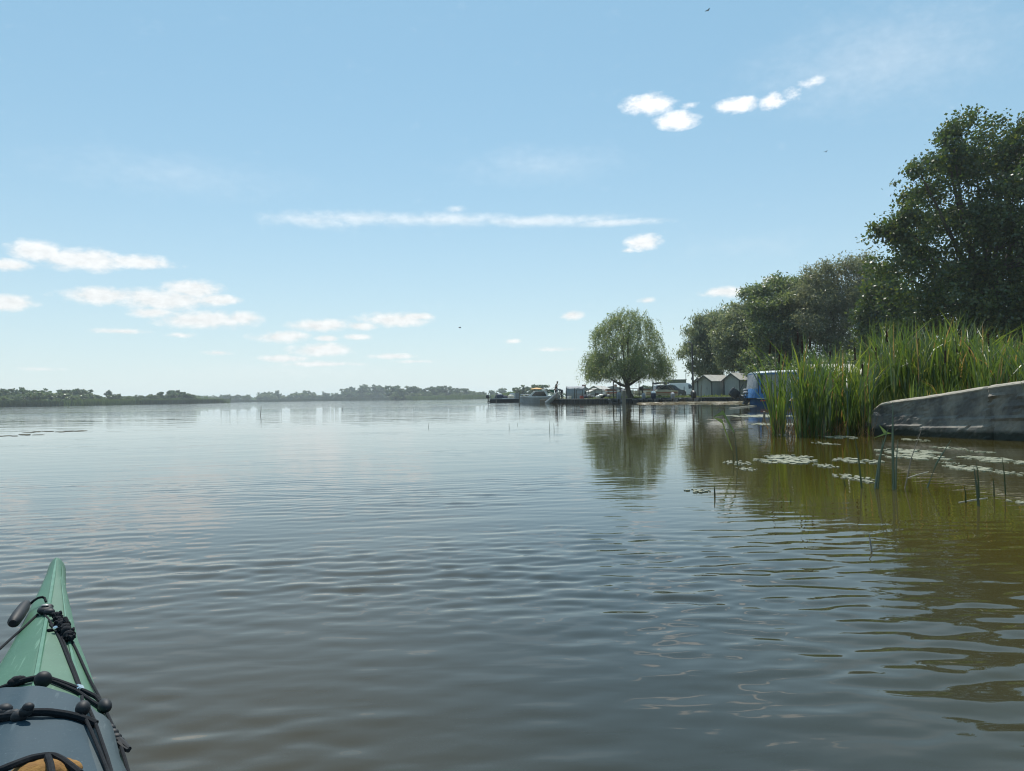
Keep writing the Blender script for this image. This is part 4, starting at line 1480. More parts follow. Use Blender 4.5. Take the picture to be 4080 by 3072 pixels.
def build_kayak():
    TIP = ground(225, 2222, .272)
    az = R(-28.8)
    d = Vector((math.sin(az), math.cos(az), 0))
    rt = Vector((d.y, -d.x, 0))
    T0 = Vector((TIP.x, TIP.y, 0))

    def zr(s):
        return .236 + .036 * max(0, 1 - s / 1.1) ** 2 + .02 * min(1, max(0, s - .9) / .9)
    # half width of the deck from the right-hand outline in the photograph
    tab = [(0, .021)]
    for px, py in [(262, 2330), (285, 2430), (310, 2540), (342, 2620), (385, 2740), (440, 2860), (480, 2960), (508, 3072)]:
        z = .24
        for _ in range(6):
            p = ground(px, py, z)
            r = p - T0
            s, l = -r.dot(d), r.dot(rt)
            z = zr(s) - .32 * abs(l)
        tab.append((s, l))
    tab += [(1.9, .215), (2.3, .262), (2.8, .285), (3.3, .27), (3.9, .19), (4.4, .08), (4.7, .02)]
    S = [a for a, _ in tab]
    H = [b for _, b in tab]

    def hw(s):
        return float(np.interp(s, S, H))

    def deck(s, l):
        w = max(hw(s), .004)
        u = min(1, abs(l) / w)
        # ridge roof with a soft shoulder
        return zr(s) - .32 * w * (0.72 * u + .28 * u ** 3) - 1.0 * w * u ** 2 * math.exp(-(s / .16) ** 2)

    def loc(s, l, z):
        return tuple(d * (-s) + rt * l + Vector((0, 0, z)))

    def hit(px, py, off=0.0, dz=None):
        z = .25
        for _ in range(9):
            p = ground(px, py, z)
            r = p - T0
            s, l = -r.dot(d), r.dot(rt)
            z = (dz(s, l) if dz else deck(s, l)) + off
        p = ground(px, py, z)
        return p - T0
    root = empty('kayak', T0)
    tag(root, 'pale green kayak bow with black deck lines in the lower left foreground', 'kayak')
    hullm = pm('green_polyethylene', (0.048, 0.138, 0.080), (0.038, 0.115, 0.066), 9, 0.5, 0.0012, detail=8)
    mb = MB()
    rings = []
    ss = np.concatenate([[-.0325, -.032, -.030, -.026, -.020, -.012, -.005, 0], np.linspace(.03, 1.6, 46), np.linspace(1.7, 4.7, 20)])
    for s in ss:
        w = hw(max(s, 0))
        if s < 0:
            w = .021 * (1 - (s / -.0327) ** 2) ** .5
        keel = -.10 + .31 * max(0, 1 - max(s, 0) / .75) ** 2 + .25 * max(0, (s - 3.9) / .8) ** 2
        zed = deck(max(s, 0), w) - (.004 if s >= 0 else .008)
        ring = []
        for u in np.linspace(-1, 1, 17):
            z = deck(max(s, 0), u * w) + (-.022 * (1 - (1 - min(1, (s / .0327) ** 2)) ** .5) if s < 0 else 0)
            z -= .004 * max(0, abs(u) - .85) / .15
            ring.append(loc(s, u * w, z))
        for u, q in [(1.02, .3), (.92, .6), (.6, .9), (0, 1.0), (-.6, .9), (-.92, .6), (-1.02, .3)]:
            ring.append(loc(s, u * w, zed + (keel - zed) * q))
        rings.append(ring)
    mb.loft(rings)
    mb.build('hull', hullm, root, smooth=True)
    scuff(hullm, (0.16, 0.30, 0.21), 60, .70, az)
    ridgem = pm('worn_pale_green_ridge', (0.095, 0.22, 0.14), (0.065, 0.17, 0.105), 30, 0.4)
    mb = MB()
    rings = []
    for s in np.linspace(.03, 1.12, 40):
        w = .0055 * min(1, .3 + s * 4)
        zz = deck(max(s, 0), 0)
        rings.append([loc(s, -w, zz - .003), loc(s, -w * .5, zz + .0022), loc(s, w * .5, zz + .0022), loc(s, w, zz - .003)])
    mb.loft(rings)
    mb.build('centre_ridge', ridgem, root, smooth=True)
    mb = MB()
    rings = []
    for s in np.linspace(.05, 1.6, 50):
        w = hw(s)
        rings.append([loc(s, w * .62, deck(s, w * .62) - .003), loc(s, w * .66, deck(s, w * .66) + .0025), loc(s, w * .72, deck(s, w * .72) + .0025), loc(s, w * .78, deck(s, w * .78) - .003)])
    mb.loft(rings)
    mb.build('deck_chine', ridgem, root, smooth=True)
    rope = pm('black_cord', (0.006, 0.008, 0.011), (0.012, 0.015, 0.019), 160, 0.9, 0.001, spec=0.25)
    rub = pm('black_rubber', (0.008, 0.010, 0.013), (0.015, 0.018, 0.022), 14, 0.6, spec=0.35)

    def cord(name, pts, r, off=None, parent=root, sub=4, dz=None):
        off = r * .8 if off is None else off
        P = []
        for a, b in zip(pts[:-1], pts[1:]):
            for k in range(sub):
                q = k / sub
                P.append((a[0] + (b[0] - a[0]) * q, a[1] + (b[1] - a[1]) * q))
        P.append(pts[-1])
        V = [hit(x, y, off, dz) for x, y in P]
        # soften the corners
        W = [V[0]] + [(V[i - 1] + V[i] * 2 + V[i + 1]) / 4 for i in range(1, len(V) - 1)] + [V[-1]]
        m = MB()
        m.tube(W, r, 8)
        return m.build(name, rope, parent, smooth=True)

    def bead(name, px, py, r, off, dirpts=None, parent=root, long=1.25):
        c = hit(px, py, off)
        m = MB()
        if dirpts:
            a, b = hit(*dirpts[0], off), hit(*dirpts[1], off)
            ax = (b - a).normalized()
            Mx = ax.to_track_quat('X', 'Z').to_matrix()
        else:
            Mx = None
        m.ball(c, (r * long, r, r), 16, 10, M=Mx)
        return m.build(name, rub, parent, smooth=True)
    # ---- deck lines and fittings on the green bow
    cord('deck_line', [(150, 2448), (95, 2500), (40, 2548), (0, 2585), (-60, 2640)], .0024)
    cord('deck_line', [(200, 2488), (222, 2512), (245, 2560), (268, 2620), (292, 2680), (315, 2742), (326, 2775)], .0023)
    cord('deck_line', [(215, 2488), (234, 2512), (254, 2556), (276, 2616), (300, 2676), (322, 2738), (335, 2772)], .0023)
    cord('perimeter_line', [(282, 2545), (305, 2590), (332, 2650), (362, 2715), (392, 2770), (406, 2800)], .0023)
    cord('perimeter_line', [(425, 2840), (448, 2890), (470, 2945), (490, 3000), (512, 3080)], .0026)
    cord('cord_loop', [(170, 2440), (195, 2470), (216, 2500)], .0024)
    cord('cord_loop', [(190, 2512), (205, 2510), (222, 2506)], .003)
    # carry toggle on its loop
    tg = empty('carry_toggle')
    tg.parent = root
    V = [hit(x, y, o) for x, y, o in [(183, 2398, .006), (178, 2383, .012), (168, 2379, .016), (152, 2382, .018), (135, 2393, .017), (118, 2408, .013)]]
    m = MB()
    m.tube(V, .0027, 8)
    m.build('loop', rope, tg, smooth=True)
    a, b = hit(103, 2408, .016), hit(55, 2478, .014)
    m = MB()
    ax = (b - a)
    m.tube([a - ax * .10, a - ax * .02, a + ax * .2, a + ax * .6, b, b + ax * .08], [.005, .009, .0115, .0125, .0115, .007], 14)
    m.build('grip', rub, tg, smooth=True)
    # deck anchor plate with its screw
    an = empty('deck_anchor')
    an.parent = root
    c = hit(180, 2430, .006)
    m = MB()
    m.ball(c, (.018, .015, .009), 14, 8, M=d.to_track_quat('X', 'Z').to_matrix())
    m.ball(c + d * .022 + rt * .004, (.011, .010, .007), 12, 7)
    m.ball(c - d * .022 + rt * .008, (.011, .010, .007), 12, 7)
    m.build('plate', rub, an, smooth=True)
    m = MB()
    m.ball(c + Vector((0, 0, .010)) - d * .002, (.008, .006, .0025), 12, 6)
    m.build('screw', M['steel'], an, smooth=True)
    # the knot
    kn = MB()
    rk = np.random.default_rng(2)
    prev = None
    for px, py, r in [(226, 2452, .011), (232, 2468, .010), (240, 2482, .013), (250, 2492, .015), (258, 2505, .016), (266, 2518, .016), (274, 2530, .014), (281, 2542, .009), (262, 2488, .010)]:
        c = hit(px, py, .010)
        kn.ball(c, (r * .75, r * .68, r * .6), 10, 7, M=Euler((rk.uniform(0, 3), rk.uniform(0, 3), 0)).to_matrix())
        for t in range(2):
            ph = rk.uniform(0, 6)
            kn.tube([c + Vector((math.cos(ph + q) * r * .72, math.sin(ph + q) * r * .72, .006 * math.sin(q * 2 + ph))) for q in np.linspace(0, 4.4, 10)], .0024, 6)
    kn.tube([hit(262, 2490, .012), hit(264, 2475, .022), hit(260, 2462, .026)], [.005, .005, .0042], 7)
    kn.build('knot', rope, root, smooth=True)
    # crimp on the double line
    m = MB()
    m.ball(hit(221, 2502, .010), (.005, .005, .004), 8, 6)
    m.build('crimp', M['chrome'], root, smooth=True)
    for k, (x, y) in enumerate([(313, 2744), (322, 2746)]):
        m = MB()
        p, q = hit(x - 2, y - 6, .0048), hit(x + 4, y + 8, .0048)
        m.tube([p, q], .0052, 8)
        m.build('crimp', M['chrome'], root, smooth=True)
    # cross bungee with its bead, in front of the deck bag
    cord('bungee', [(-70, 2775), (0, 2745), (60, 2722), (110, 2708), (150, 2700)], .0046, .006)
    cord('bungee', [(190, 2700), (240, 2716), (300, 2738), (350, 2760), (385, 2778), (405, 2800)], .0036, .006)
    cord('bungee', [(195, 2708), (250, 2730), (310, 2756), (360, 2790), (395, 2812)], .0032, .004)
    bead('bead', 171, 2708, .0128, .014, [(110, 2708), (240, 2716)], long=1.0)
    bead('bead', 418, 2812, .0098, .008, [(405, 2790), (432, 2838)], long=1.7)
    kn2 = MB()
    for px, py, r in [(48, 2722, .0105), (62, 2715, .012), (76, 2712, .0115), (88, 2708, .009)]:
        kn2.ball(hit(px, py, .007), (r * .7, r * .7, r * .7), 10, 7)
    kn2.build('knot', rope, root, smooth=True)
    # ---- blue-grey deck bag under the lines
    bag = empty('deck_bag', T0)
    tag(bag, 'blue grey fabric bag lashed flat on the kayak deck under black cords', 'bag')

    def bag_top(s, l):
        w = hw(s)
        u = l / w
        return deck(s, l) + .018 + .014 * (1 - min(1, abs(u)) ** 2.5)
    bluem = pm('faded_blue_fabric', (0.008, 0.034, 0.052), (0.014, 0.044, 0.064), 5, 0.75, 0.004, detail=7)
    litm = pm('lit_fabric_side', (0.03, 0.055, 0.066), (0.045, 0.068, 0.078), 5, 0.7, 0.004, detail=7)  # paler grey paints the light falling on the bag's right side
    scuff(bluem, (0.07, 0.11, 0.13), 45, .70, az)
    scuff(litm, (0.10, 0.13, 0.14), 45, .70, az)
    # front edge of the bag (s as a function of lateral position)
    fe = []
    for px, py in [(-120, 2800), (0, 2768), (60, 2758), (120, 2754), (200, 2756), (270, 2772), (330, 2792), (372, 2808), (400, 2835)]:
        v = hit(px, py, .02)
        fe.append((v.dot(rt), -v.dot(d)))
    fe.sort()
    fl, fs_ = [a for a, _ in fe], [b for _, b in fe]
    us = np.linspace(-1.0, .93, 27)
    nS = 26

    def grid(u_lo, u_hi):
        rows = []
        for q in np.linspace(0, 1, nS):
            row = []
            for u in us:
                if u < u_lo - 1e-6 or u > u_hi + 1e-6:
                    continue
                l0 = u * .115
                sf = float(np.interp(l0, fl, fs_))
                s = sf + (2.05 - sf) * q ** 1.4
                l = u * hw(s) if q > 0 else u * hw(s)
                z = bag_top(s, l)
                z -= .020 * max(0, 1 - q / .05) ** 2 + .016 * max(0, (abs(u) - .8) / .2) ** 2
                z += .0022 * math.sin(11 * s + 7 * u) * math.sin(5 * u + 3 * s)
                row.append(loc(s, l, z))
            rows.append(row)
        return rows
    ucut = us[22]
    for nm, lo, hi, mt in (('top_panel', -1, ucut, bluem), ('lit_side', ucut, .93, litm)):
        rows = grid(lo, hi)
        n = len(rows[0])
        vs = [p for r_ in rows for p in r_]
        k = len(vs)
        bot = [(p[0], p[1], p[2] - .03) for p in vs]
        mb = MB()
        F = []
        for i in range(len(rows) - 1):
            for j in range(n - 1):
                q = (i * n + j, i * n + j + 1, (i + 1) * n + j + 1, (i + 1) * n + j)
                F.append(q)
                F.append(tuple(x + k for x in reversed(q)))
        edge = [j for j in range(n)] + [i * n + n - 1 for i in range(1, len(rows))] + [(len(rows) - 1) * n + j for j in range(n - 2, -1, -1)] + [i * n for i in range(len(rows) - 2, 0, -1)]
        for a, b2 in zip(edge, edge[1:] + edge[:1]):
            F.append((a, b2, b2 + k, a + k))
        mb.add(vs + bot, F)
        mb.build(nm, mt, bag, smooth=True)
    # second bungee over the bag, with hooks, and the double line running back
    bt = bag_top
    cord('bungee', [(-70, 2868), (0, 2858), (60, 2850), (130, 2838), (200, 2838), (270, 2848), (320, 2860), (355, 2872), (382, 2886)], .0054, .005, dz=bt)
    for px, py, r, o in [(18, 2828, .013, .012), (8, 2842, .014, .008), (112, 2818, .0095, .024), (104, 2834, .011, .016), (58, 2846, .011, .006), (40, 2852, .012, .005), (76, 2855, .013, .004)]:
        mb = MB()
        mb.ball(hit(px, py, o * .7, bt), (r * .8, r * .7, r * .62), 10, 7)
        mb.build('hook', rub, root, smooth=True)
    c = hit(330, 2822, .014, bt)
    mb = MB()
    mb.ball(c, (.0135, .0095, .010), 14, 9, M=(d + rt * .1).to_track_quat('X', 'Z').to_matrix())
    mb.build('bead', rub, root, smooth=True)
    cord('deck_line', [(326, 2775), (328, 2790), (331, 2800)], .0023, .008, dz=bt)
    cord('deck_line', [(348, 2810), (360, 2835), (380, 2880), (404, 2950), (428, 3020), (446, 3085)], .0024, .006, dz=bt)
    cord('deck_line', [(333, 2845), (345, 2872), (362, 2910), (390, 2975), (415, 3035), (434, 3085)], .0024, .006, dz=bt)
    # clip on the right-hand perimeter line
    cl = MB()
    for px, py, r, o in [(422, 2893, .010, .006), (436, 2902, .010, .007), (448, 2920, .010, .006), (460, 2938, .010, .005), (473, 2952, .009, .004)]:
        cl.ball(hit(px, py, o), (r * .9, r * .7, r * .6), 10, 7)
    cl.tube([hit(473, 2950, .005), hit(495, 2966, .004), hit(516, 2984, .003)], [.005, .0045, .003], 8)
    cl.tube([hit(470, 2960, .004), hit(490, 2978, .002), hit(512, 2990, .002)], [.0045, .004, .003], 8)
    cl.build('clip', rub, root, smooth=True)
    # yellow sponge under a black strap at the bottom edge
    sp = empty('sponge', T0)
    tag(sp, 'mustard yellow fluffy sponge under a black strap at the bottom left edge', 'sponge')
    ym = pm('yellow_fluff', (0.28, 0.15, 0.035), (0.16, 0.075, 0.02), 45, 0.95, 0.006, detail=8)
    rs = np.random.default_rng(6)
    mb = MB()
    for px, py, r in [(130, 3062, .019), (165, 3050, .021), (190, 3058, .019), (160, 3085, .024), (110, 3088, .02), (205, 3082, .02)]:
        mb.ball(hit(px, py, .006, bt), (r, r, r * .55), 14, 9, M=Euler((0, 0, rs.uniform(0, 3))).to_matrix())
    mb.build('fluff', ym, sp, smooth=True)
    mb = MB()
    for px, py, r in [(240, 3058, .015), (262, 3072, .017), (240, 3084, .018)]:
        mb.ball(hit(px, py, .006, bt), (r, r, r * .6), 12, 8)
    mb.build('fluff', ym, sp, smooth=True)
    s1 = cord('strap', [(-40, 3086), (40, 3052), (120, 3022), (180, 3012), (215, 3012), (250, 3030), (290, 3060), (320, 3084)], .0042, .018, parent=sp, dz=bt)
    s2 = cord('strap', [(190, 3014), (200, 3040), (208, 3090)], .0038, .022, parent=sp, dz=bt)


build_kayak()


# ------------------------------------------------------------------ marina
def wpx(dpx, Y):
    return dpx * Y / FPX


QUAY = [(3.7, 87.4), (5.2, 85.3), (8.3, 79.0), (13.5, 73.2), (20.9, 70.2), (22.2, 69.2)]


def build_quay():
    root = empty('quay_wall', (5.2, 85.3, 0))
    tag(root, 'long dark low quay wall running under the lone willow and the sheds', 'quay wall')
    o = Vector((5.2, 85.3, 0))
    pts = []
    for a, b in zip(QUAY[:-1], QUAY[1:]):
        a, b = Vector((*a, 0)), Vector((*b, 0))
        n = max(2, int((b - a).length / .1))
        tg = (b - a).normalized()
        nr = Vector((tg.y, -tg.x, 0))
        for k in range(n):
            ph = (k % 6)
            pts.append((a.lerp(b, k / n) + nr * (.0 if ph in (0, 1, 2) else .07) - o, nr))
    mb = MB()
    vs = []
    for p, nr in pts:
        vs += [(p.x, p.y, -1.2), (p.x, p.y, .40)]
    mb.add(vs, [(2 * i, 2 * i + 1, 2 * i + 3, 2 * i + 2) for i in range(len(pts) - 1)])
    mb.build('sheet_piles', M['quay'], root)
    mb = MB()
    for a, b in zip(QUAY[:-1], QUAY[1:]):
        a, b = Vector((*a, 0)) - o, Vector((*b, 0)) - o
        tg = (b - a).normalized()
        nr = Vector((tg.y, -tg.x, 0))
        r = [[(p.x + nr.x * q, p.y + nr.y * q, z) for q, z in ((.10, .36), (.10, .45), (-.35, .455), (-.35, .36))] for p in (a, b)]
        mb.loft(r)
    mb.build('cap_beam', M['quaycap'], root)


build_quay()


def hull_mb(L, B, fb, draft=.15, bow=.3, full=.55, stern=1.0, mi=0):
    """open boat, bow towards +x, waterline at z = 0"""
    mb = MB()
    rings = []
    for u in np.linspace(-1, 1, 15):
        x = u * L / 2
        t = max(0, (u - (1 - 2 * full)) / (2 * full)) if u > 1 - 2 * full else 0
        b = B / 2 * max(.03, (1 - t ** 2.1)) * (stern + (1 - stern) * min(1, (u + 1) / .5) if u < -.5 else 1)
        zs = fb * (1 + bow * max(0, u) ** 2)
        k = -draft * (1 - max(0, u) ** 3)
        fl = min(.08, zs * .3)
        xb = x - max(0, u) ** 4 * L * .06
        rings.append([(x, -b, zs), (x, -b * 1.03, zs - .05), (xb, -b * .82, 0), (xb, -b * .3, k), (xb, b * .3, k), (xb, b * .82, 0), (x, b * 1.03, zs - .05), (x, b, zs),
                      (x, b * .86, zs), (x, b * .72, fl), (x, -b * .72, fl), (x, -b * .86, zs)])
    mb.loft(rings, mi=mi)
    return mb


def outboard(parent, loc, rz, cover=None, tilt=0.0, s=1.0):
    o = empty('outboard_motor', loc, rz)
    o.parent = parent
    o.rotation_euler = (0, -tilt, rz)
    o.scale = (s, s, s)
    mb = MB()
    mb.loft([[(x * q - .05, y * q, z) for x, y in ((-.30, -.13), (-.30, .13), (-.1, .17), (.12, .15), (.16, 0), (.12, -.15), (-.1, -.17))] for z, q in ((.05, .75), (.10, 1), (.38, 1), (.50, .82), (.55, .45))])
    mb.build('cowl', cover or M['black'], o, smooth=True)
    mb = MB()
    mb.box((-.08, 0, -.22), (.16, .10, .56))
    mb.box((-.05, 0, -.52), (.30, .12, .14))
    mb.box((-.12, 0, -.40), (.36, .22, .03))
    mb.tube([(.1, 0, .12), (.55, .05, .2)], .022, 6)
    mb.build('leg', M['metal'], o)
    mb = MB()
    for k in range(3):
        a = k * 2.094
        mb.box((-.22, .09 * math.cos(a), -.53 + .09 * math.sin(a)), (.02, .09, .13), rx=a)
    mb.build('propeller', M['metal'], o)
    return o


def boat(name, label, px, Y, L, B, fb, rz, mat, group=None, z=0.0, bow=.3, rail=None, full=.55, py=1600):
    p = at(px, py, Y)
    o = empty(name, (p.x, p.y, z), rz)
    tag(o, label, 'boat', group)
    hull_mb(L, B, fb, bow=bow, full=full).build('hull', mat, o, smooth=False)
    if rail:
        mb = MB()
        for sgn in (-1, 1):
            P = []
            for u in np.linspace(-1, 1, 15):
                t = max(0, (u - (1 - 2 * full)) / (2 * full)) if u > 1 - 2 * full else 0
                P.append((u * L / 2, sgn * B / 2 * max(.03, (1 - t ** 2.1)) * 1.04, fb * (1 + bow * max(0, u) ** 2) - .015))
            mb.tube(P, .03, 6)
        mb.build('rub_rail', rail, o)
    return o


def build_boats_left():
    # long dark flat boat with an outboard motor
    o = boat('flat_boat', 'long low dark boat with black outboard at its left end', 2014, 112, 4.6, 1.5, .52, 0, M['dark'], bow=.08, rail=M['lightgrey'])
    outboard(o, (-2.45, 0, .62), 0, M['black'], .1)
    mb = MB()
    for x in (-.9, .6):
        mb.box((x, 0, .42), (.25, 1.2, .05))
    mb.build('bench', M['wood'], o)
    mb = MB()
    mb.tube([(-2.0, .3, .5), (-2.25, .3, .75), (-2.15, .3, 1.0)], .05, 6)
    mb.build('tiller', M['grey'], o)
    # boats behind it
    o = boat('motor_boat', 'pale low motor boat behind the long dark boat', 2050, 128, 4.6, 1.8, .62, 0, M['lightgrey'], bow=.2, rail=M['white'], z=.15)
    mb = MB()
    mb.box((-.4, 0, .95), (.9, 1.2, .5))
    mb.box((-.35, 0, 1.25), (.6, 1.0, .12))
    mb.build('console', M['white'], o)
    mb = MB()
    mb.box((.1, 0, 1.22), (.04, 1.1, .34), ry=.5)
    mb.build('windscreen', M['glass'], o)
    o = boat('covered_boat', 'small boat under a dark lumpy tarpaulin behind the long dark boat', 1999, 120, 2.6, 1.5, .6, 0, M['grey'], bow=.2, z=.05)
    mb = MB()
    mb.ball((-.3, 0, .75), (.75, .7, .55), 14, 8)
    mb.ball((.45, 0, .65), (.6, .6, .35), 12, 7)
    mb.build('tarpaulin', M['navy'], o, smooth=True)
    mb = MB()
    mb.ball((-.25, -.2, 1.15), (.32, .3, .16), 10, 6)
    mb.build('white_bundle', M['white'], o, smooth=True)
    o = boat('rowing_boat', 'light rowing boat half hidden between tarpaulin boat and grey cabin box', 2036, 118, 2.6, 1.2, .5, 0, M['white'], bow=.3, z=.1)
    mb = MB()
    mb.ball((0, 0, .72), (.5, .42, .32), 12, 7)
    mb.build('cover', M['offwhite'], o, smooth=True)
    p = at(2061, 1590, 116)
    o = empty('storage_box', (p.x, p.y, .45), .2)
    tag(o, 'upright grey box cabin on the pontoon left of the cabin boat', 'box')
    mb = MB()
    mb.box((0, 0, .42), (.62, .6, .85))
    mb.build('body', M['grey'], o)
    mb = MB()
    mb.box((0, 0, .87), (.68, .66, .05))
    mb.build('lid', M['lightgrey'], o)
    p = at(2060, 1600, 117)
    o = empty('pontoon', (p.x, p.y, 0))
    tag(o, 'low grey floating pontoon behind the long dark boat', 'pontoon')
    mb = MB()
    mb.box((0, .6, .36), (6.5, 1.6, .14))
    mb.build('deck', M['wood'], o)
    mb = MB()
    for x in (-2.6, -.9, .9, 2.6):
        mb.box((x, .6, .12), (1.2, 1.4, .36))
    mb.build('float', M['dark'], o)
    # cabin boat
    Y = 90
    o = boat('cabin_boat', 'white cabin boat with dark windows moored left of the two people', 2143, Y, 4.25, 1.75, .68, math.pi, M['lightgrey'], bow=.12, rail=M['white'], full=.5)
    mb = MB()
    mb.prism([(1.75, .74), (-1.15, .70), (-1.1, 1.22), (-.9, 1.48), (.35, 1.40), (.98, .86)], (-.66, .66), 'y')
    mb.build('cabin', M['white'], o)
    for sgn in (-1, 1):
        mb = MB()
        y0 = sgn * .664
        mb.prism([(.74, .84), (-1.0, .80), (-.72, 1.36), (.28, 1.32)], tuple(sorted((y0, y0 + sgn * .02))), 'y')
        mb.build('window', M['glass'], o)
    mb = MB()
    mb.add([(.99, -.55, .90), (.99, .55, .90), (.40, .52, 1.385), (.40, -.52, 1.385)], [(0, 1, 2, 3)])
    mb.build('windscreen', M['glass'], o)
    mb = MB()
    mb.prism([(-.85, 1.46), (-1.0, 1.52), (-2.0, 1.06), (-1.95, .98)], (-.68, .68), 'y')
    mb.build('folded_canopy', M['offwhite'], o)
    mb = MB()
    mb.box((-.72, 0, 1.53), (.34, .9, .10))
    mb.build('hatch', M['white'], o)
    mb = MB()
    mb.tube([(2.05, 0, .75), (2.05, 0, 1.0), (1.4, .5, 1.05), (.9, .62, .95)], .02, 5)
    mb.tube([(2.05, 0, 1.0), (1.4, -.5, 1.05), (.9, -.62, .95)], .02, 5)
    mb.build('bow_rail', M['chrome'], o)
    mb = MB()
    mb.ball((.15, .70, .72), (.07, .07, .12), 8, 6)
    mb.build('fender', M['white'], o)
    # second hull: grey dinghy pulled bow-up on the quay end
    p = at(2204, 1586, 85.6)
    o = empty('dinghy', (p.x, p.y, .42))
    o.rotation_euler = (0, R(-38), R(8))
    tag(o, 'light grey dinghy tipped bow up against the quay by the bending person', 'boat')
    hull_mb(1.75, .85, .30, draft=.14, bow=.25, full=.45).build('hull', M['lightgrey'], o)
    mb = MB()
    for sgn in (-1, 1):
        mb.tube([(u * .87, sgn * .44 * max(.06, 1 - max(0, u - .1) ** 2), .30 * (1 + .25 * max(0, u) ** 2)) for u in np.linspace(-1, 1, 12)], .025, 6)
    mb.build('gunwale', M['white'], o)
    p = at(2166, 1596, 86.5)
    o = empty('wooden_crate', (p.x, p.y, .18))
    tag(o, 'pale wooden step box at the water between cabin boat and grey dinghy', 'box')
    mb = MB()
    for k in range(4):
        mb.box((0, -.3, .06 + .12 * k - .2), (.8, .04, .105))
    mb.box((0, .3, 0), (.8, .04, .46))
    mb.build('side_boards', M['wood'], o)
    mb = MB()
    mb.box((0, 0, .26), (.84, .7, .05))
    mb.build('top_board', M['palewood'], o)
    # green canopy boat
    Y = 100
    o = boat('canopy_boat', 'boat under a dark green canopy behind the standing person', 2176, Y, 3.6, 1.6, .7, 0, M['grey'], z=.1)
    mb = MB()
    mb.prism([(-1.05, 1.42), (1.0, 1.5), (1.05, 1.1), (-1.05, 1.02)], (-.8, .8), 'y')
    mb.build('canopy', M['green'], o)
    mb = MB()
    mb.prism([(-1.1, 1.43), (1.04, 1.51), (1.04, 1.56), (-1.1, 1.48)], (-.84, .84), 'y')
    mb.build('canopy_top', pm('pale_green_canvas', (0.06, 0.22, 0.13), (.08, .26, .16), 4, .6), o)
    mb = MB()
    for x in (-.95, .9):
        for y in (-.7, .7):
            mb.tube([(x, y, .6), (x, y, 1.1)], .02, 5)
    mb.build('canopy_poles', M['metal'], o)
    # orange sunshade
    p = at(2140, 1590, 132)
    o = empty('parasol', (p.x, p.y, .35))
    tag(o, 'flat orange sunshade spread behind the cabin boat', 'parasol')
    mb = MB()
    n = 10
    vs = [(0, 0, 1.98)] + [(1.15 * math.cos(2 * math.pi * k / n), 1.15 * math.sin(2 * math.pi * k / n), 1.72 + .05 * (k % 2)) for k in range(n)]
    vs += [(0, 0, 1.93)] + [(1.15 * math.cos(2 * math.pi * k / n), 1.15 * math.sin(2 * math.pi * k / n), 1.66 + .05 * (k % 2)) for k in range(n)]
    fs = [(0, 1 + k, 1 + (k + 1) % n) for k in range(n)] + [(n + 1, n + 2 + (k + 1) % n, n + 2 + k) for k in range(n)] + [(1 + k, n + 2 + k, n + 2 + (k + 1) % n, 1 + (k + 1) % n) for k in range(n)]
    mb.add(vs, fs)
    mb.build('canopy', M['orange'], o)
    mb = MB()
    mb.tube([(0, 0, -.4), (0, 0, 1.96)], .03, 6)
    mb.build('pole', M['wood'], o)
    # boat frame under a grey tarpaulin with hoops
    Y = 95
    p = at(2287, 1592, Y)
    o = empty('tarpaulin_shelter', (p.x, p.y, .42))
    tag(o, 'grey tarpaulin shelter stretched over a boat frame right of the people', 'shelter')
    L = wpx(80, Y)
    mb = MB()
    prof = [(-.9, 0), (-.88, .7), (-.7, 1.25), (-.3, 1.46), (.2, 1.5), (.65, 1.3), (.88, .7), (.9, 0)]
    rings = []
    for k, x in enumerate(np.linspace(-L / 2 + .3, L / 2, 9)):
        sag = .06 * math.sin(k * 1.9) - (.10 if k % 3 == 1 else 0)
        rings.append([(x + .02 * math.sin(z * 5), y, z * (1 + (.04 if z > .9 else 0)) + (sag if z > 1 else 0)) for y, z in prof] + [(x, y * .95, z - .03 if z > .5 else z) for y, z in reversed(prof)])
    mb.loft(rings)
    mb.build('tarpaulin', M['tarp'], o)
    for k in range(4):
        x = -L / 2 - .55 + k * .42
        mb = MB()
        hgt = 1.15 if k < 3 else 1.3
        mb.tube([(x, .8 * math.cos(a), hgt * math.sin(a)) for a in np.linspace(0, math.pi, 13)], .03, 5)
        mb.build('hoop', M['metal'], o)


build_boats_left()


# dinghies moored stern-out along the quay, motors tilted and covered
def build_dinghies():
    dat = [(2449, 1.35, 'tarp', 'dark dinghy with big grey covered outboard left of the willow trunk', 1.25), (2545, 1.2, 'tarp', 'dark dinghy with small grey covered outboard just right of the willow trunk', .95), (2582, 1.35, 'navy', 'dark dinghy with navy covered outboard and white cap below the striped boat', 1.2),
           (2657, 1.3, 'tarp', 'dark dinghy with pale grey covered outboard below the striped boat bow', 1.0), (2737, 1.3, 'black', 'dark dinghy with tall tilted black outboard below the lamp post', 1.3)]
    Q = np.array(QUAY)
    for px, B, cm, lab, sc in dat:
        X = 0
        Y = 75.0
        for _ in range(8):
            X = (px - 2040) / FPX * Y
            Y = float(np.interp(X, Q[:, 0], Q[:, 1])) - 2.2
        o = empty('dinghy', (X, Y, 0), math.pi / 2 + .06)
        tag(o, lab, 'boat', 'dinghies moored along the quay')
        hull_mb(3.3, B, .36, bow=.3).build('hull', M['dark'], o)
        mb = MB()
        for x in (-.7, .5):
            mb.box((x, 0, .30), (.22, B * .8, .04))
        mb.build('bench', M['wood'], o)
        m = outboard(o, (-1.75, 0, .42), 0, M[cm], .35, sc)
        if cm == 'navy':
            mb = MB()
            mb.ball((-.05, 0, .50), (.24, .2, .10), 10, 6)
            mb.build('cap', M['white'], m, smooth=True)


build_dinghies()


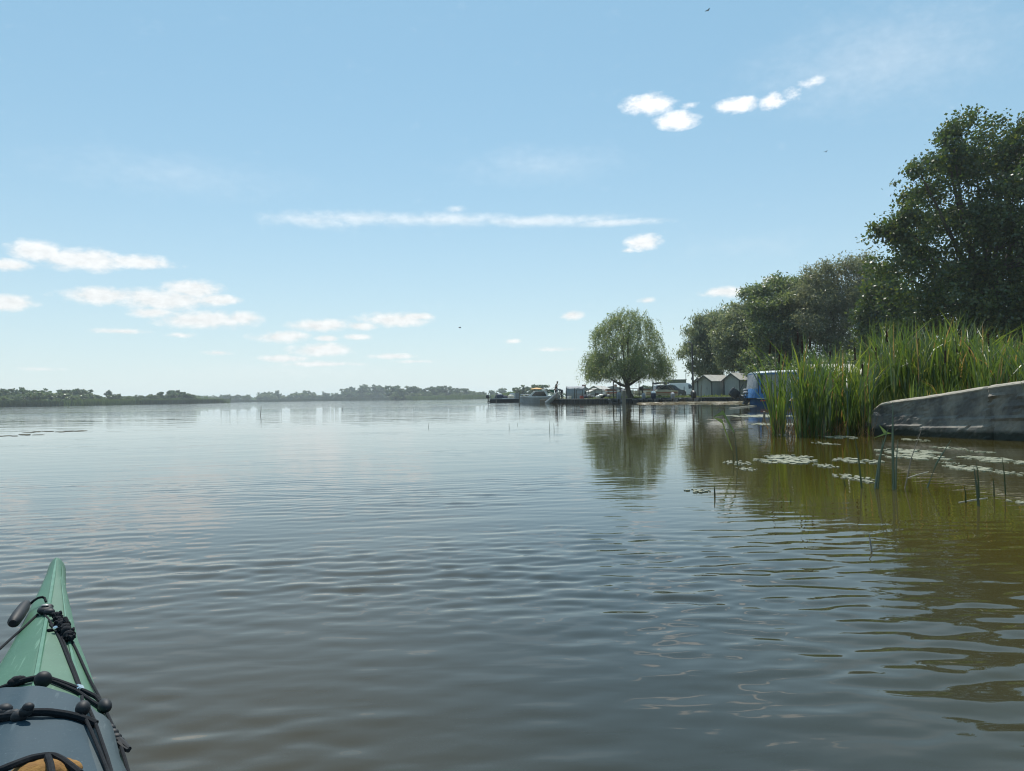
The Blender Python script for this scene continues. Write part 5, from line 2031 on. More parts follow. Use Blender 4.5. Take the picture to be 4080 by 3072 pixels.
def build_railing():
    Q = [(2297, 1590, 86), (2375, 1590, 83), (2450, 1588, 80.5), (2530, 1586, 78.5), (2562, 1585, 78)]
    a = at(*Q[0])
    root = empty('metal_railing', (a.x, a.y, .42))
    tag(root, 'dark metal two-rail railing along the quay left of the willow trunk', 'railing')
    P = [Vector((at(*q).x - a.x, at(*q).y - a.y, 0)) for q in Q]
    cum = [0]
    for i in range(1, len(P)):
        cum.append(cum[-1] + (P[i] - P[i - 1]).length)

    def pt(t):
        for i in range(len(P) - 1):
            if t <= cum[i + 1] or i == len(P) - 2:
                return P[i].lerp(P[i + 1], (t - cum[i]) / (cum[i + 1] - cum[i]))
    n = 10
    for k in range(n):
        p = pt(cum[-1] * k / (n - 1))
        mb = MB()
        mb.tube([p - Vector((0, 0, .1)), p + Vector((0, 0, 1.0))], .035, 6)
        mb.build('post', M['metal'], root)
    for z in (1.0, .45):
        mb = MB()
        mb.tube([pt(t) + Vector((0, 0, z)) for t in np.linspace(0, cum[-1], 20)], .03, 6)
        mb.build('rail', M['metal'], root)
    # poles
    for (px, pt_, pb, Y, r, lab, nm) in [(1977, 1562, 1603, 108, .05, 'thin dark mooring pole behind the long dark boat', 'mooring_pole'), (2070, 1559, 1609, 88, .06, 'dark mooring pole at the bow of the cabin boat', 'mooring_pole'),
                                          (2290, 1547, 1591, 88, .06, 'short dark pole at the left end of the railing', 'pole'), (2444, 1520, 1590, 77.6, .06, 'dark pole under the left side of the willow, left one of a pair', 'pole'), (2471, 1520, 1590, 77.2, .06, 'dark pole under the willow, right one of the pair beside the trunk', 'pole'),
                                          (2547, 1508, 1588, 76.3, .045, 'thin dark pole under the right side of the willow', 'pole'), (2602, 1495, 1584, 75, .04, 'thin pole in front of the striped boat', 'pole'), (2794, 1535, 1607, 70.2, .05, 'dark thin mooring pole in front of the first shed', 'mooring_pole'),
                                          (2726, 1540, 1585, 76, .04, 'thin post between the striped boat and the lamp post', 'pole'),
                                          (2487, 1556, 1641, 31.5, .075, 'weathered grey wooden mooring post standing in the water before the willow', 'mooring_post')]:
        t, b = at(px, pt_, Y), at(px, pb, Y)
        o = empty(nm, (b.x, b.y, min(b.z, 0.4)))
        tag(o, lab, 'post' if 'post' in nm else 'pole')
        mb = MB()
        hh = t.z - min(b.z, .4)
        mb.tube([(0, 0, -.5), (0, 0, hh * .5), (t.x - b.x, 0, hh)], [r, r, r * .92], 8)
        mb.build('shaft', M['wood'] if nm != 'pole' else M['metal'], o)
        if nm == 'mooring_post':
            mb = MB()
            mb.tube([(t.x - b.x, 0, hh - .002), (t.x - b.x, 0, hh + .02)], [r * 1.05, r * .8], 8)
            mb.build('cap', M['palewood'], o)
        if px == 2444:
            mb = MB()
            mb.tube([(0, 0, hh - .08), (wpx(27, Y), -.4, hh - .08)], .04, 6)
            mb.build('crossbar', M['metal'], o)


build_railing()


def car(name, label, cat, prof, belt, W, wins, mat, loc, rz, wheels, r=.31):
    """side profile prism with inset glasshouse; front towards +x"""
    o = empty(name, loc, rz)
    tag(o, label, cat)
    mb = MB()
    rings = []
    for y, q, up in ((-W / 2, .97, .0), (-W / 2 + .06, 1, 0.02), (W / 2 - .06, 1, 0.02), (W / 2, .97, 0)):
        ring = []
        for x, z in prof:
            yy = y
            if z > belt:
                yy = y * (1 - .16 * (z - belt) / .7)
            ring.append((x * q, yy, z - (.02 if q < 1 and z > belt else 0)))
        rings.append(ring)
    mb.loft(rings)
    mb.build('body', mat, o, smooth=False)
    for sgn in (-1, 1):
        for k, poly in enumerate(wins):
            mb = MB()
            vs = [(x, sgn * (W / 2 * (1 - .16 * max(0, z - belt) / .7) + .006), z) for x, z in poly]
            vs2 = [(x, y - sgn * .03, z) for x, y, z in vs]
            n = len(vs)
            mb.add(vs + vs2, [tuple(range(n)), tuple(range(2 * n - 1, n - 1, -1))] + [(i, (i + 1) % n, n + (i + 1) % n, n + i) for i in range(n)])
            mb.build('window', M['glass'], o)
        for wx in wheels:
            w = empty('wheel')
            w.parent = o
            w.location = (wx, sgn * (W / 2 - .1), r)
            mb = MB()
            mb.tube([(0, -.1, 0), (0, -.095, 0), (0, .095, 0), (0, .1, 0)], [r * .85, r, r, r * .85], 18)
            mb.build('tyre', M['tyre'], w)
            mb = MB()
            mb.tube([(0, sgn * .09, 0), (0, sgn * .115, 0)], [r * .62, r * .5], 14)
            mb.build('rim', M['steel'], w)
        mb = MB()
        fx = max(x for x, z in prof)
        mb.box((fx - .10, sgn * (W / 2 - .22), belt - .22), (.18, .3, .14))
        mb.build('headlight', M['chrome'], o)
        mb = MB()
        bx = min(x for x, z in prof)
        mb.box((bx + .02, sgn * (W / 2 - .14), belt - .1), (.06, .16, .34))
        mb.build('tail_light', M['red'], o)
        mb = MB()
        mx = wins[0][0][0] - .05
        mb.box((mx, sgn * (W / 2 + .1), belt + .06), (.12, .2, .16))
        mb.build('mirror', M['chrome'] if cat == 'van' else mat, o)
    # windscreen between the first window pillar and the bonnet
    return o


def screen(o, a, b, W, belt):
    mb = MB()
    wa = (W / 2 - .12) * (1 - .16 * max(0, a[1] - belt) / .7)
    wb = (W / 2 - .14) * (1 - .16 * max(0, b[1] - belt) / .7)
    d = Vector((b[1] - a[1], 0, -(b[0] - a[0]))).normalized() * .012
    if d.z < 0:
        d = -d
    q = [(a[0], -wa, a[1]), (a[0], wa, a[1]), (b[0], wb, b[1]), (b[0], -wb, b[1])]
    mb.add([(x + d.x, y, z + d.z) for x, y, z in q] + [(x - d.x, y, z - d.z) for x, y, z in q], [(0, 1, 2, 3), (7, 6, 5, 4), (0, 1, 5, 4), (1, 2, 6, 5), (2, 3, 7, 6), (3, 0, 4, 7)])
    mb.build('windscreen', M['glass'], o)


def build_vehicles():
    # dark estate car
    Y = 106
    p = at(2666, 1580, Y)
    prof = [(-2.15, .32), (-2.2, .75), (-2.15, 1.0), (-2.02, 1.55), (-1.7, 1.66), (.2, 1.70), (.6, 1.62), (1.25, 1.08), (1.95, .92), (2.15, .7), (2.15, .34)]
    wins = [[(1.12, 1.08), (.52, 1.08), (.42, 1.55), (.55, 1.52)], [(.44, 1.08), (-.55, 1.08), (-.55, 1.58), (.34, 1.58)], [(-.65, 1.08), (-1.95, 1.10), (-1.85, 1.5), (-.65, 1.58)]]
    o = car('estate_car', 'dark blue estate car parked behind the striped boat', 'car', prof, 1.04, 1.75, wins, M['carpaint'], (p.x, p.y, .40), .12, (-1.35, 1.35))
    screen(o, (.62, 1.62), (1.22, 1.12), 1.75, 1.04)
    mb = MB()
    for s in (-.6, .6):
        mb.tube([(-1.7, s, 1.70), (.1, s, 1.76)], .025, 5)
    mb.build('roof_bars', M['metal'], o)
    # white van
    Y = 116
    p = at(2722, 1578, Y)
    prof = [(-2.4, .35), (-2.42, 1.0), (-2.36, 1.8), (-2.2, 2.05), (.45, 2.08), (.85, 1.98), (1.55, 1.28), (2.25, 1.02), (2.42, .8), (2.42, .36)]
    wins = [[(1.45, 1.25), (.55, 1.22), (.55, 1.84), (.86, 1.84)]]
    o = car('van', 'white panel van parked behind the estate car, facing right', 'van', prof, 1.2, 1.9, wins, M['vanpaint'], (p.x, p.y, .40), .1, (-1.5, 1.5), .34)
    screen(o, (.90, 1.93), (1.52, 1.33), 1.9, 1.2)
    # small red car far behind
    p = at(2781, 1572, 175)
    prof = [(-1.7, .3), (-1.75, .8), (-1.6, 1.35), (-1.2, 1.45), (.1, 1.45), (.8, .95), (1.5, .82), (1.65, .6), (1.65, .3)]
    o = car('small_car', 'small red car far behind the tall lamp post', 'car', prof, .9, 1.6, [[(.65, .95), (-.2, .95), (-.2, 1.35), (.1, 1.35)], [(-.3, .95), (-1.4, .95), (-1.25, 1.33), (-.3, 1.35)]], M['red'], (p.x, p.y, .4), 2.8, (-1.1, 1.1), .28)
    # green hut
    Y = 136
    p = at(2697, 1578, Y)
    o = empty('container_hut', (p.x, p.y, .4), .05)
    tag(o, 'flat-roofed dark green container hut behind the white van', 'hut')
    w, h = wpx(77, Y), 2.95
    mb = MB()
    mb.box((0, 1.1, h / 2), (w, 2.3, h))
    mb.build('wall', M['container'], o)
    for k in range(9):
        mb = MB()
        mb.box((-w / 2 + w * (k + .5) / 9, -.065, h / 2), (.10, .03, h * .94))
        mb.build('rib', M['container'], o)
    mb = MB()
    mb.box((0, 1.1, h + .05), (w + .16, 2.5, .1))
    mb.build('roof', M['shedtrim'], o)


build_vehicles()


def build_trailer_boat():
    Y = 89
    p = at(2636, 1580, Y)
    o = empty('striped_boat', (p.x, p.y, .55), .04)
    tag(o, 'cream motor boat with red stripes and folded blue bimini parked on the grass', 'boat')
    L = wpx(134, Y)
    hull_mb(L, 1.6, .62, draft=.3, bow=.02, full=.62).build('hull', M['offwhite'], o)

    def strip(z0, z1, mat, nm, off):
        mb = MB()
        for sgn in (-1, 1):
            rings = []
            for u in np.linspace(-1, .97, 18):
                full = .62
                t = max(0, (u - (1 - 2 * full)) / (2 * full)) if u > 1 - 2 * full else 0
                b = .8 * max(.03, (1 - t ** 2.1))
                x = u * L / 2
                f0 = .82 + .21 * z0 / .57
                f1 = .82 + .21 * z1 / .57
                rings.append([(x, sgn * (b * f0 + off), z0), (x, sgn * (b * f1 + off), z1), (x, sgn * (b * f1 - .02), z1), (x, sgn * (b * f0 - .02), z0)])
            mb.loft(rings)
        mb.build(nm, mat, o)
    strip(.40, .47, M['red'], 'red_stripe', .018)
    strip(.24, .31, M['brownroof'], 'lower_stripe', .018)
    strip(.58, .65, M['white'], 'rub_rail', .03)
    mb = MB()
    mb.prism([(-.6, .66), (.9, .62), (1.75, .60), (1.75, .64), (.5, .78), (-.55, .80)], (-.55, .55), 'y')
    mb.build('foredeck', M['offwhite'], o)
    mb = MB()
    mb.tube([(-.3, -.75, .62), (-.75, -.75, 1.45), (-.75, .75, 1.45), (-.3, .75, .62)], .022, 6)
    mb.tube([(-.75, -.72, .62), (.6, -.72, 1.5), (.6, .72, 1.5), (-.75, .72, .62)], .022, 6)
    mb.tube([(.6, -.72, 1.5), (1.45, -.45, .64)], .018, 6)
    mb.tube([(.6, .72, 1.5), (1.45, .45, .64)], .018, 6)
    mb.build('bimini_frame', M['steel'], o)
    mb = MB()
    mb.tube([(-.95, -.6, 1.45), (-.2, -.66, 1.56), (.75, -.6, 1.52)], .09, 8)
    mb.tube([(-.95, .5, 1.47), (-.2, .6, 1.58), (.75, .5, 1.54)], .09, 8)
    mb.box((-.1, 0, 1.55), (1.7, 1.1, .08), ry=-.04)
    mb.build('folded_bimini', M['navy'], o)
    outboard(o, (-L / 2 - .2, 0, .7), 0, M['black'], .2)
    t = empty('boat_trailer', (p.x, p.y, .4), .04)
    tag(t, 'low steel trailer carrying the red striped boat', 'trailer')
    mb = MB()
    mb.box((.2, -.5, .05), (3.2, .07, .08))
    mb.box((.2, .5, .05), (3.2, .07, .08))
    mb.box((-1.2, 0, .05), (.07, 1.0, .08))
    mb.box((1.7, 0, .05), (.07, 1.0, .08))
    mb.build('frame', M['steel'], t)
    for s in (-.62, .62):
        mb = MB()
        mb.tube([(-.4, s - .08, .1), (-.4, s + .08, .1)], .26, 14)
        mb.build('wheel', M['tyre'], t)
    # red and white boat ashore behind the railing
    o = boat('cabin_cruiser', 'small white boat with reddish band lying ashore behind the railing', 2440, 93, 2.0, 1.4, .5, .1, M['white'], z=.75)
    mb = MB()
    for s in (-1, 1):
        mb.box((-.1, s * .70, .32), (1.5, .06, .12))
    mb.build('red_band', M['red'], o)
    mb = MB()
    mb.prism([(-.8, .5), (.5, .5), (.2, .78), (-.7, .8)], (-.5, .5), 'y')
    mb.build('cuddy', M['brownroof'], o)
    o = boat('upturned_boat', 'small dark blue covered boat ashore left of the willow trunk', 2492, 95, 1.7, 1.2, .45, 0, M['lightgrey'], z=.8)
    mb = MB()
    mb.ball((0, 0, .45), (.8, .55, .28), 12, 7)
    mb.build('cover', M['navy'], o, smooth=True)
    o = boat('wooden_boat', 'pale boat with brown top ashore right of the willow trunk', 2560, 96, 2.1, 1.3, .45, 0, M['offwhite'], z=.85)
    mb = MB()
    mb.box((.2, 0, .55), (1.5, .9, .16))
    mb.build('cover', M['brownroof'], o)
    # clutter on the quay: upturned tubs, bundles, bikes are seen as dark lumps
    rng = np.random.default_rng(3)
    for px, py, Y, s, mt, lab, nm in [(2318, 1583, 84, .28, 'red', 'small red canister on the quay by the tarpaulin shelter', 'canister'), (2268, 1582, 84.5, .3, 'white', 'white tub on the quay in front of the hoops', 'tub'), (2337, 1580, 82, .35, 'navy', 'dark bundle on the quay left end of the railing', 'bundle'),
                                       (2352, 1578, 81.6, .36, 'shirt_grey', 'pale grey bundle beside the dark one by the railing', 'bundle'), (2388, 1578, 80, .42, 'white', 'white folded chair frame bundle behind the railing', 'bundle'), (2402, 1577, 80, .36, 'navy', 'navy bundle beside the white one behind the railing', 'bundle'), (2425, 1577, 79.5, .34, 'tarp', 'grey bundle left of the big covered outboard', 'bundle')]:
        p = at(px, py, Y)
        o = empty(nm, (p.x, p.y, .43), rng.uniform(0, 3))
        tag(o, lab, nm)
        mb = MB()
        if nm == 'canister':
            mb.loft([[(x * q, y * q, z) for x, y in ((-.2, -.12), (.2, -.12), (.2, .12), (-.2, .12))] for z, q in ((0, .95), (.03, 1), (.28, 1), (.34, .7))])
        elif nm == 'tub':
            mb.tube([(0, 0, 0), (0, 0, .3), (0, 0, .32)], [.2, .26, .24], 14)
        else:
            for k in range(4):
                mb.ball((rng.normal() * s * .4, rng.normal() * s * .3, s * .45 + k * .05), (s * rng.uniform(.5, .9), s * rng.uniform(.4, .7), s * rng.uniform(.3, .55)), 10, 7)
        mb.build('body', M[mt], o, smooth=True)
        if nm == 'canister':
            mb = MB()
            mb.tube([(-.1, 0, .33), (-.08, 0, .42), (.08, 0, .42), (.1, 0, .33)], .025, 6)
            mb.build('handle', M['black'], o)
        if nm == 'tub':
            mb = MB()
            mb.tube([(-.22, 0, .28), (-.15, 0, .45), (.15, 0, .45), (.22, 0, .28)], .012, 6)
            mb.build('handle', M['steel'], o)
        if nm == 'bundle':
            mb = MB()
            mb.tube([(0, s * .8 * math.cos(a), s * .5 + s * .62 * math.sin(a)) for a in np.linspace(0, 6.28, 16)], .018, 5)
            mb.build('lashing', M['black'], o)


build_trailer_boat()


def build_lamps():
    p = at(2762, 1578, 84)
    o = empty('street_lamp', (p.x, p.y, .4))
    tag(o, 'tall grey lamp post with angled lamp head left of the sheds', 'street lamp')
    top = at(2757, 1368, 84) - Vector((p.x, p.y, .4))
    mb = MB()
    mb.tube([(0, 0, -.3), (0, 0, .8), tuple(top)], [.13, .12, .085], 10)
    mb.build('pole', M['metal'], o, smooth=True)
    mb = MB()
    e = at(2741, 1362, 83.6) - Vector((p.x, p.y, .4))
    mb.tube([tuple(top - Vector((0, 0, .1))), tuple(top.lerp(e, .25) + Vector((0, 0, .02))), tuple(e)], [.06, .11, .09], 8)
    mb.build('lamp_head', M['grey'], o, smooth=True)
    f = at(2766, 1459, 84) - Vector((p.x, p.y, .4))
    mb = MB()
    mb.box(tuple(f + Vector((.02, -.05, 0))), (.24, .16, .14), rz=.3, ry=.4)
    mb.build('floodlight', M['white'], o)
    mb = MB()
    mb.box((-.13, -.02, 2.05), (.14, .12, .26))
    mb.build('switch_box', M['grey'], o)

    def tee(px, pyt, Y, l0, l1, lab, lant=False):
        b = at(px, 1578, Y)
        o = empty('street_lamp', (b.x, b.y, .4))
        tag(o, lab, 'street lamp')
        h = at(px, pyt, Y).z - .4
        mb = MB()
        mb.tube([(0, 0, -.3), (0, 0, h)], [.09, .06], 8)
        mb.build('pole', M['metal'] if not lant else M['steel'], o)
        for l in (l0, l1):
            if not l:
                continue
            x = wpx(l, Y)
            mb = MB()
            mb.tube([(0, 0, h - .05), (x * .35, 0, h), (x, 0, h + .08 * abs(x))], [.05, .08, .06], 6)
            mb.build('lamp_arm', M['metal'] if not lant else M['steel'], o)
        if lant:
            mb = MB()
            mb.box((wpx(l1, Y), 0, h + .02), (.5, .25, .16))
            mb.build('lamp_head', M['metal'], o)
    tee(2686, 1480, 150, -14, 14, 'far T shaped double lamp above the green hut')
    tee(2650, 1476, 140, 0, 14, 'far single arm lamp at the right edge of the willow crown')
    tee(2734, 1487, 165, 0, 25, 'thin far lamp with long arm between hut and tall lamp post', True)


build_lamps()


def shed(label, px, Y, gw, ln, h_e, h_r, yaw, pw, variant=0):
    """gable front towards local -y; ridge along y"""
    p = at(px, 1580, Y)
    o = empty('shed', (p.x, p.y, .38), yaw)
    tag(o, label, 'shed')
    t = .05
    mb = MB()
    w2 = gw / 2
    poly = [(-w2, 0), (w2, 0), (w2, h_e), (0, h_r), (-w2, h_e)]
    mb.prism(poly, (0, t), 'y')
    mb.prism(poly, (ln - t, ln), 'y')
    mb.box((-w2 + t / 2, ln / 2, h_e / 2), (t, ln - 2 * t - .004, h_e))
    mb.box((w2 - t / 2, ln / 2, h_e / 2), (t, ln - 2 * t - .004, h_e))
    mb.build('wall', M['shedwall'], o)
    n = 8
    for k in range(n):      # vertical boards on the gable
        x = -w2 + .06 + (gw - .12) * (k + .5) / n
        hh = h_e + (h_r - h_e) * (1 - abs(x) / w2) - .12
        mb = MB()
        mb.box((x, -.012, hh / 2 + .02), ((gw - .12) / n - .03, .022, hh))
        mb.build('board', M['shedwall'], o)
    m2 = int(ln / .32)
    for s in (-1, 1):
        for k in range(m2):
            mb = MB()
            mb.box((s * (w2 + .012), ln * (k + .5) / m2, h_e / 2), (.022, ln / m2 - .03, h_e * .96))
            mb.build('board', M['shedwall'], o)
    for s in (-1, 1):
        mb = MB()
        ov = .16
        a = (s * (w2 + ov), h_e - ov * (h_r - h_e) / w2)
        b = (0, h_r)
        mb.prism([a, b, (b[0], b[1] + .06), (a[0], a[1] + .06)], (-.22, ln + .15), 'y')
        mb.build('roof', M['shedroof'], o)
        mb = MB()
        mb.prism([(a[0], a[1] - .10), (b[0], b[1] - .10), (b[0], b[1] - .003), (a[0], a[1] - .003)], (-.25, -.222), 'y')
        mb.build('barge_board', M['shedtrim'], o)
        mb = MB()
        mb.box((s * w2, -.03, h_e / 2), (.12, .05, h_e))
        mb.build('corner_post', M['shedtrim'], o)
    mb = MB()
    mb.box((0, -.028, .95), (pw, .012, 1.85))
    mb.build('door', M['shedwall'], o)
    mb = MB()
    mb.box((pw * .38, -.05, .95), (.03, .03, .2))
    mb.build('handle', M['metal'], o)
    return o


def build_sheds():
    shed('first pale shed with sunlit roof right of the tall lamp post', 2809, 79, 1.75, 3.2, 1.72, 2.28, R(-52), .8)
    shed('second pale shed behind the blue canopy boat', 2917, 78, 1.8, 4.4, 1.80, 2.42, R(-48), .85)
    shed('narrow shed end just visible left of the first shed', 2786, 86, 1.6, 2.4, 1.7, 2.2, R(-60), .7)
    # drooping willow sprays over the first shed belong to the trees
    # cabins far behind the railing
    for px, Y, w, d, he, hr, rz, mt, lab in [(2330, 120, 1.6, 2.5, 1.35, 1.75, .3, 'grey', 'low grey cabin behind the tarpaulin shelter'), (2368, 112, 2.6, 3.0, 1.15, 1.75, R(-35), 'lightgrey', 'pale gabled cabin behind the railing'),
                                             (2440, 160, 4.2, 3.0, 1.9, 2.3, .1, 'grey', 'long low grey house behind the red banded boat'), (2378, 100, 1.6, 1.6, .9, 1.25, .2, 'lightgrey', 'small pale hut close behind the railing')]:
        p = at(px, 1580, Y)
        o = empty('cabin', (p.x, p.y, .4), rz)
        tag(o, lab, 'cabin')
        mb = MB()
        mb.prism([(-w / 2, 0), (w / 2, 0), (w / 2, he), (0, hr), (-w / 2, he)], (0, d), 'y')
        mb.build('wall', M[mt], o)
        for s in (-1, 1):
            mb = MB()
            a, b = (s * (w / 2 + .15), he - .15 * (hr - he) / (w / 2) + .004), (0, hr + .004)
            mb.prism([a, b, (b[0], b[1] + .07), (a[0], a[1] + .07)], (-.15, d + .15), 'y')
            mb.build('roof', M['shedroof'] if px in (2368, 2378) else M['tarp'], o)
        mb = MB()
        mb.box((0, -.015, he * .55), (min(.8, w * .3), .03, he * .5))
        mb.build('window', M['glass'], o)
        if px in (2330, 2440):
            mb = MB()
            mb.box((w * .25, d * .5, hr + .1), (.5, .4, .6))
            mb.build('chimney', M['brownroof'], o)


build_sheds()


def build_blue_boat():
    Y = 44
    p = at(3085, 1613, Y)
    L = wpx(200, Y)
    o = empty('houseboat', (p.x, p.y, 0), math.pi + .05)
    tag(o, 'blue boat with white roofed blue and grey canopy behind the cattails', 'boat')
    hull_mb(L, 1.5, .38, draft=.2, bow=.08, full=.28).build('hull', M['bluehull'], o)
    mb = MB()
    for s in (-1, 1):
        mb.box((0, s * .79, .42), (L * .9, .06, .05))
    mb.build('rub_rail', M['lightgrey'], o)
    mb = MB()
    mb.box((.1, .775, .30), (L * .7, .02, .08))
    mb.build('red_line', M['red'], o)
    x0, x1 = -1.15, 1.22          # local +x is to the left in the picture
    zr = 1.86
    mb = MB()
    mb.loft([[(x, y, zr + .10 * (1 - (y / .8) ** 2) + dz) for y in np.linspace(-.8, .8, 7)] + [(x, y, zr - .05 + dz) for y in np.linspace(.8, -.8, 7)] for x, dz in ((x0, .06), (-.4, .05), (.5, .02), (x1, -.03))])
    mb.build('roof', M['white'], o)
    mb = MB()
    for s in (-1, 1):
        mb.box(((x0 + x1) / 2, s * .80, zr - .06), (x1 - x0, .015, .09))
    mb.box((x1 + .005, 0, zr - .08), (.015, 1.6, .10))
    mb.build('roof_valance', M['blue'], o)
    for s in (-1, 1):
        mb = MB()
        mb.box(((x0 + x1) / 2 - .1, s * .77, 1.24), (x1 - x0 - .35, .02, 1.1))
        mb.build('screen_panel', M['mesh'], o)
        mb = MB()
        mb.box(((x0 + x1) / 2, s * .775, .55), (x1 - x0, .024, .30))
        mb.build('skirt', M['blue'], o)
        mb = MB()
        mb.box((x1 - .11, s * .777, 1.24), (.12, .026, 1.1))
        mb.build('blue_edge', M['blue'], o)
        mb = MB()
        y = s * .79
        mb.tube([(x1 - .22, y, 1.75), (x1 - .75, y, 1.2), (x1 - .3, y, .75)], .012, 5)
        mb.tube([(x1 - .22, y, 1.45), (x1 - .55, y, 1.22), (x1 - .35, y, 1.0)], .010, 5)
        mb.tube([(x1 - .75, y, 1.2), (x0 + .2, y, 1.75)], .012, 5)
        mb.build('frame_tubes', M['metal'], o)
    # end curtain, white above and blue below, bulging over the bow
    for z0, z1, b0, b1, mt, nm in ((.98, 1.80, .20, .02, 'tarp', 'end_curtain'), (.45, .98, .42, .20, 'blue', 'end_skirt')):
        mb = MB()
        rings = []
        for q in np.linspace(0, 1, 6):
            z = z0 + (z1 - z0) * q
            bb = b0 + (b1 - b0) * q
            rings.append([(x1 + bb * (1 - (y / .8) ** 2 * .5) + .02 * math.sin(y * 9 + z * 4), y, z) for y in np.linspace(-.78, .78, 9)] + [(x1 + .0, y, z) for y in np.linspace(.78, -.78, 9)])
        mb.loft(rings)
        mb.build(nm, M[mt], o)
    outboard(o, (x1 + .75, 0, .65), math.pi, M['black'], .9, 1.1)
    mb = MB()
    for k, (x, z) in enumerate([(1.45, .62), (1.62, .75), (1.75, .55), (1.55, .9)]):
        mb.ball((x, -.1 * k, z), (.16, .18, .10), 9, 6)
    mb.build('gear_heap', M['tarp'], o, smooth=True)
    mb = MB()
    mb.tube([(.62, .85, 1.0), (.60, .9, .5), (.66, 1.05, -.1)], .018, 5)
    mb.tube([(.60, .9, .5), (.52, 1.05, -.1)], .018, 5)
    mb.build('anchor_line', M['brownroof'], o)
    # the next boat under a blue tarpaulin, with its motor
    Y = 46
    p = at(3235, 1613, Y)
    o = empty('covered_boat', (p.x, p.y, 0), math.pi)
    tag(o, 'boat under a bright blue tarpaulin mostly hidden by the main cattail stand', 'boat')
    hull_mb(3.0, 1.4, .45, full=.35).build('hull', M['dark'], o)
    mb = MB()
    mb.prism([(-1.2, .5), (1.15, .5), (1.05, 1.55), (.6, 1.95), (-.6, 1.98), (-1.15, 1.5)], (-.72, .72), 'y')
    mb.build('tarpaulin', M['blue'], o)
    mb = MB()
    mb.tube([(1.2, .72, .75), (2.0, .6, .75)], .03, 6)
    mb.tube([(1.2, .72, .42), (2.0, .6, .42)], .03, 6)
    mb.build('boarding_rail', M['lightgrey'], o)
    outboard(o, (1.75, 0, .75), math.pi, M['lightgrey'], .1, 1.2)
    # cream awning behind
    Y = 52
    p = at(3335, 1590, Y)
    o = empty('boat_shelter', (p.x, p.y, .3), .08)
    tag(o, 'grey boat shelter with cream roof seen through the cattails', 'shelter')
    w = wpx(190, Y)
    mb = MB()
    mb.prism([(-.5, 1.68), (.9, 2.3), (.9, 2.36), (-.52, 1.74)], (-w / 2, w / 2), 'x')
    mb.build('roof', M['offwhite'], o)
    mb = MB()
    mb.box((0, .2, .82), (w - .2, .06, 1.64))
    mb.build('wall', M['grey'], o)
    for k in range(4):
        mb = MB()
        x = -w / 2 + .15 + (w - .3) * k / 3
        mb.tube([(x, -.35, -.3), (x, -.35, 1.7)], .04, 6)
        mb.build('post', M['metal'], o)


build_blue_boat()


# raft of dead reeds along the quay, and grass on the bank
def build_grass():
    rng = np.random.default_rng(44)
    Q = np.array(QUAY)
    V, F = [], []
    n = 9000
    t = rng.random(n)
    X = 9.5 + t * 13
    y0 = np.interp(X, Q[:, 0], Q[:, 1])
    Yv = y0 + .5 + rng.random(n) ** 1.5 * 26
    clump = .5 + .5 * np.sin(X * 2.1) * np.sin(Yv * .8 + X)
    h = (.10 + .28 * clump * rng.random(n)) * (1 + .4 * (rng.random(n) < .05))
    c = np.stack([X, Yv, .40 + h / 2 - .02], 1)
    a = unit(rng.normal(size=(n, 3)) * .35 + np.array([0, 0, 1]))
    v, f = leaf_quads(c, a, h, .05 + .05 * rng.random(n), rng)
    o = link('bank_grass', mesh_np('bank_grass', v, f, [M['grass']]))
    o['kind'] = 'stuff'
    n = 7000
    X = 5 + rng.random(n) * 4
    px = rng.uniform(3480, 4200, n)
    Yv = rng.uniform(11.2, 20, n)
    X = (px - 2040) / FPX * Yv
    h = .12 + .3 * rng.random(n)
    v, f = leaf_quads(np.stack([X, Yv, .40 + h / 2 - .02], 1), unit(rng.normal(size=(n, 3)) * .4 + np.array([0, 0, 1])), h, .012, rng)
    keep = np.repeat(X > np.interp(-Yv, [-12.7, -10.1, -4], [6.25, 7.2, 9.4]), 4)
    idx = np.nonzero(keep.reshape(-1, 4)[:, 0])[0]
    o = link('wall_grass', mesh_np('wall_grass', v.reshape(-1, 4, 3)[idx].reshape(-1, 3), np.arange(4 * len(idx)).reshape(-1, 4), [M['grass']]))
    o['kind'] = 'stuff'
    # raft
    n = 2600
    px = rng.uniform(2560, 2968, n)
    py = 1604.5 + (2968 - px) * .0045 + rng.normal(size=n) * 1.1 + np.where(px > 2640, 0, 1)
    P = np.array([tuple(ground(a_, b_)) for a_, b_ in zip(px, py)])
    P[:, 2] = .02 + .05 * rng.random(n)
    yq = np.interp(P[:, 0], Q[:, 0], Q[:, 1]) - .5
    P[:, 1] = np.minimum(P[:, 1], yq)
    a = unit(np.stack([np.ones(n), rng.normal(size=n) * .8, rng.normal(size=n) * .05], 1))
    v, f = leaf_quads(P, a, .8 + .5 * rng.random(n), .09, rng, side=np.stack([rng.normal(size=n) * .2, np.ones(n), rng.normal(size=n) * .6], 1))
    o = link('dead_reed_raft', mesh_np('dead_reed_raft', v, f, [leaf_mat('dead_reed', (.2, .17, .11), (.32, .28, .19), (.42, .38, .27), .2, .04)]))
    o['kind'] = 'stuff'


build_grass()


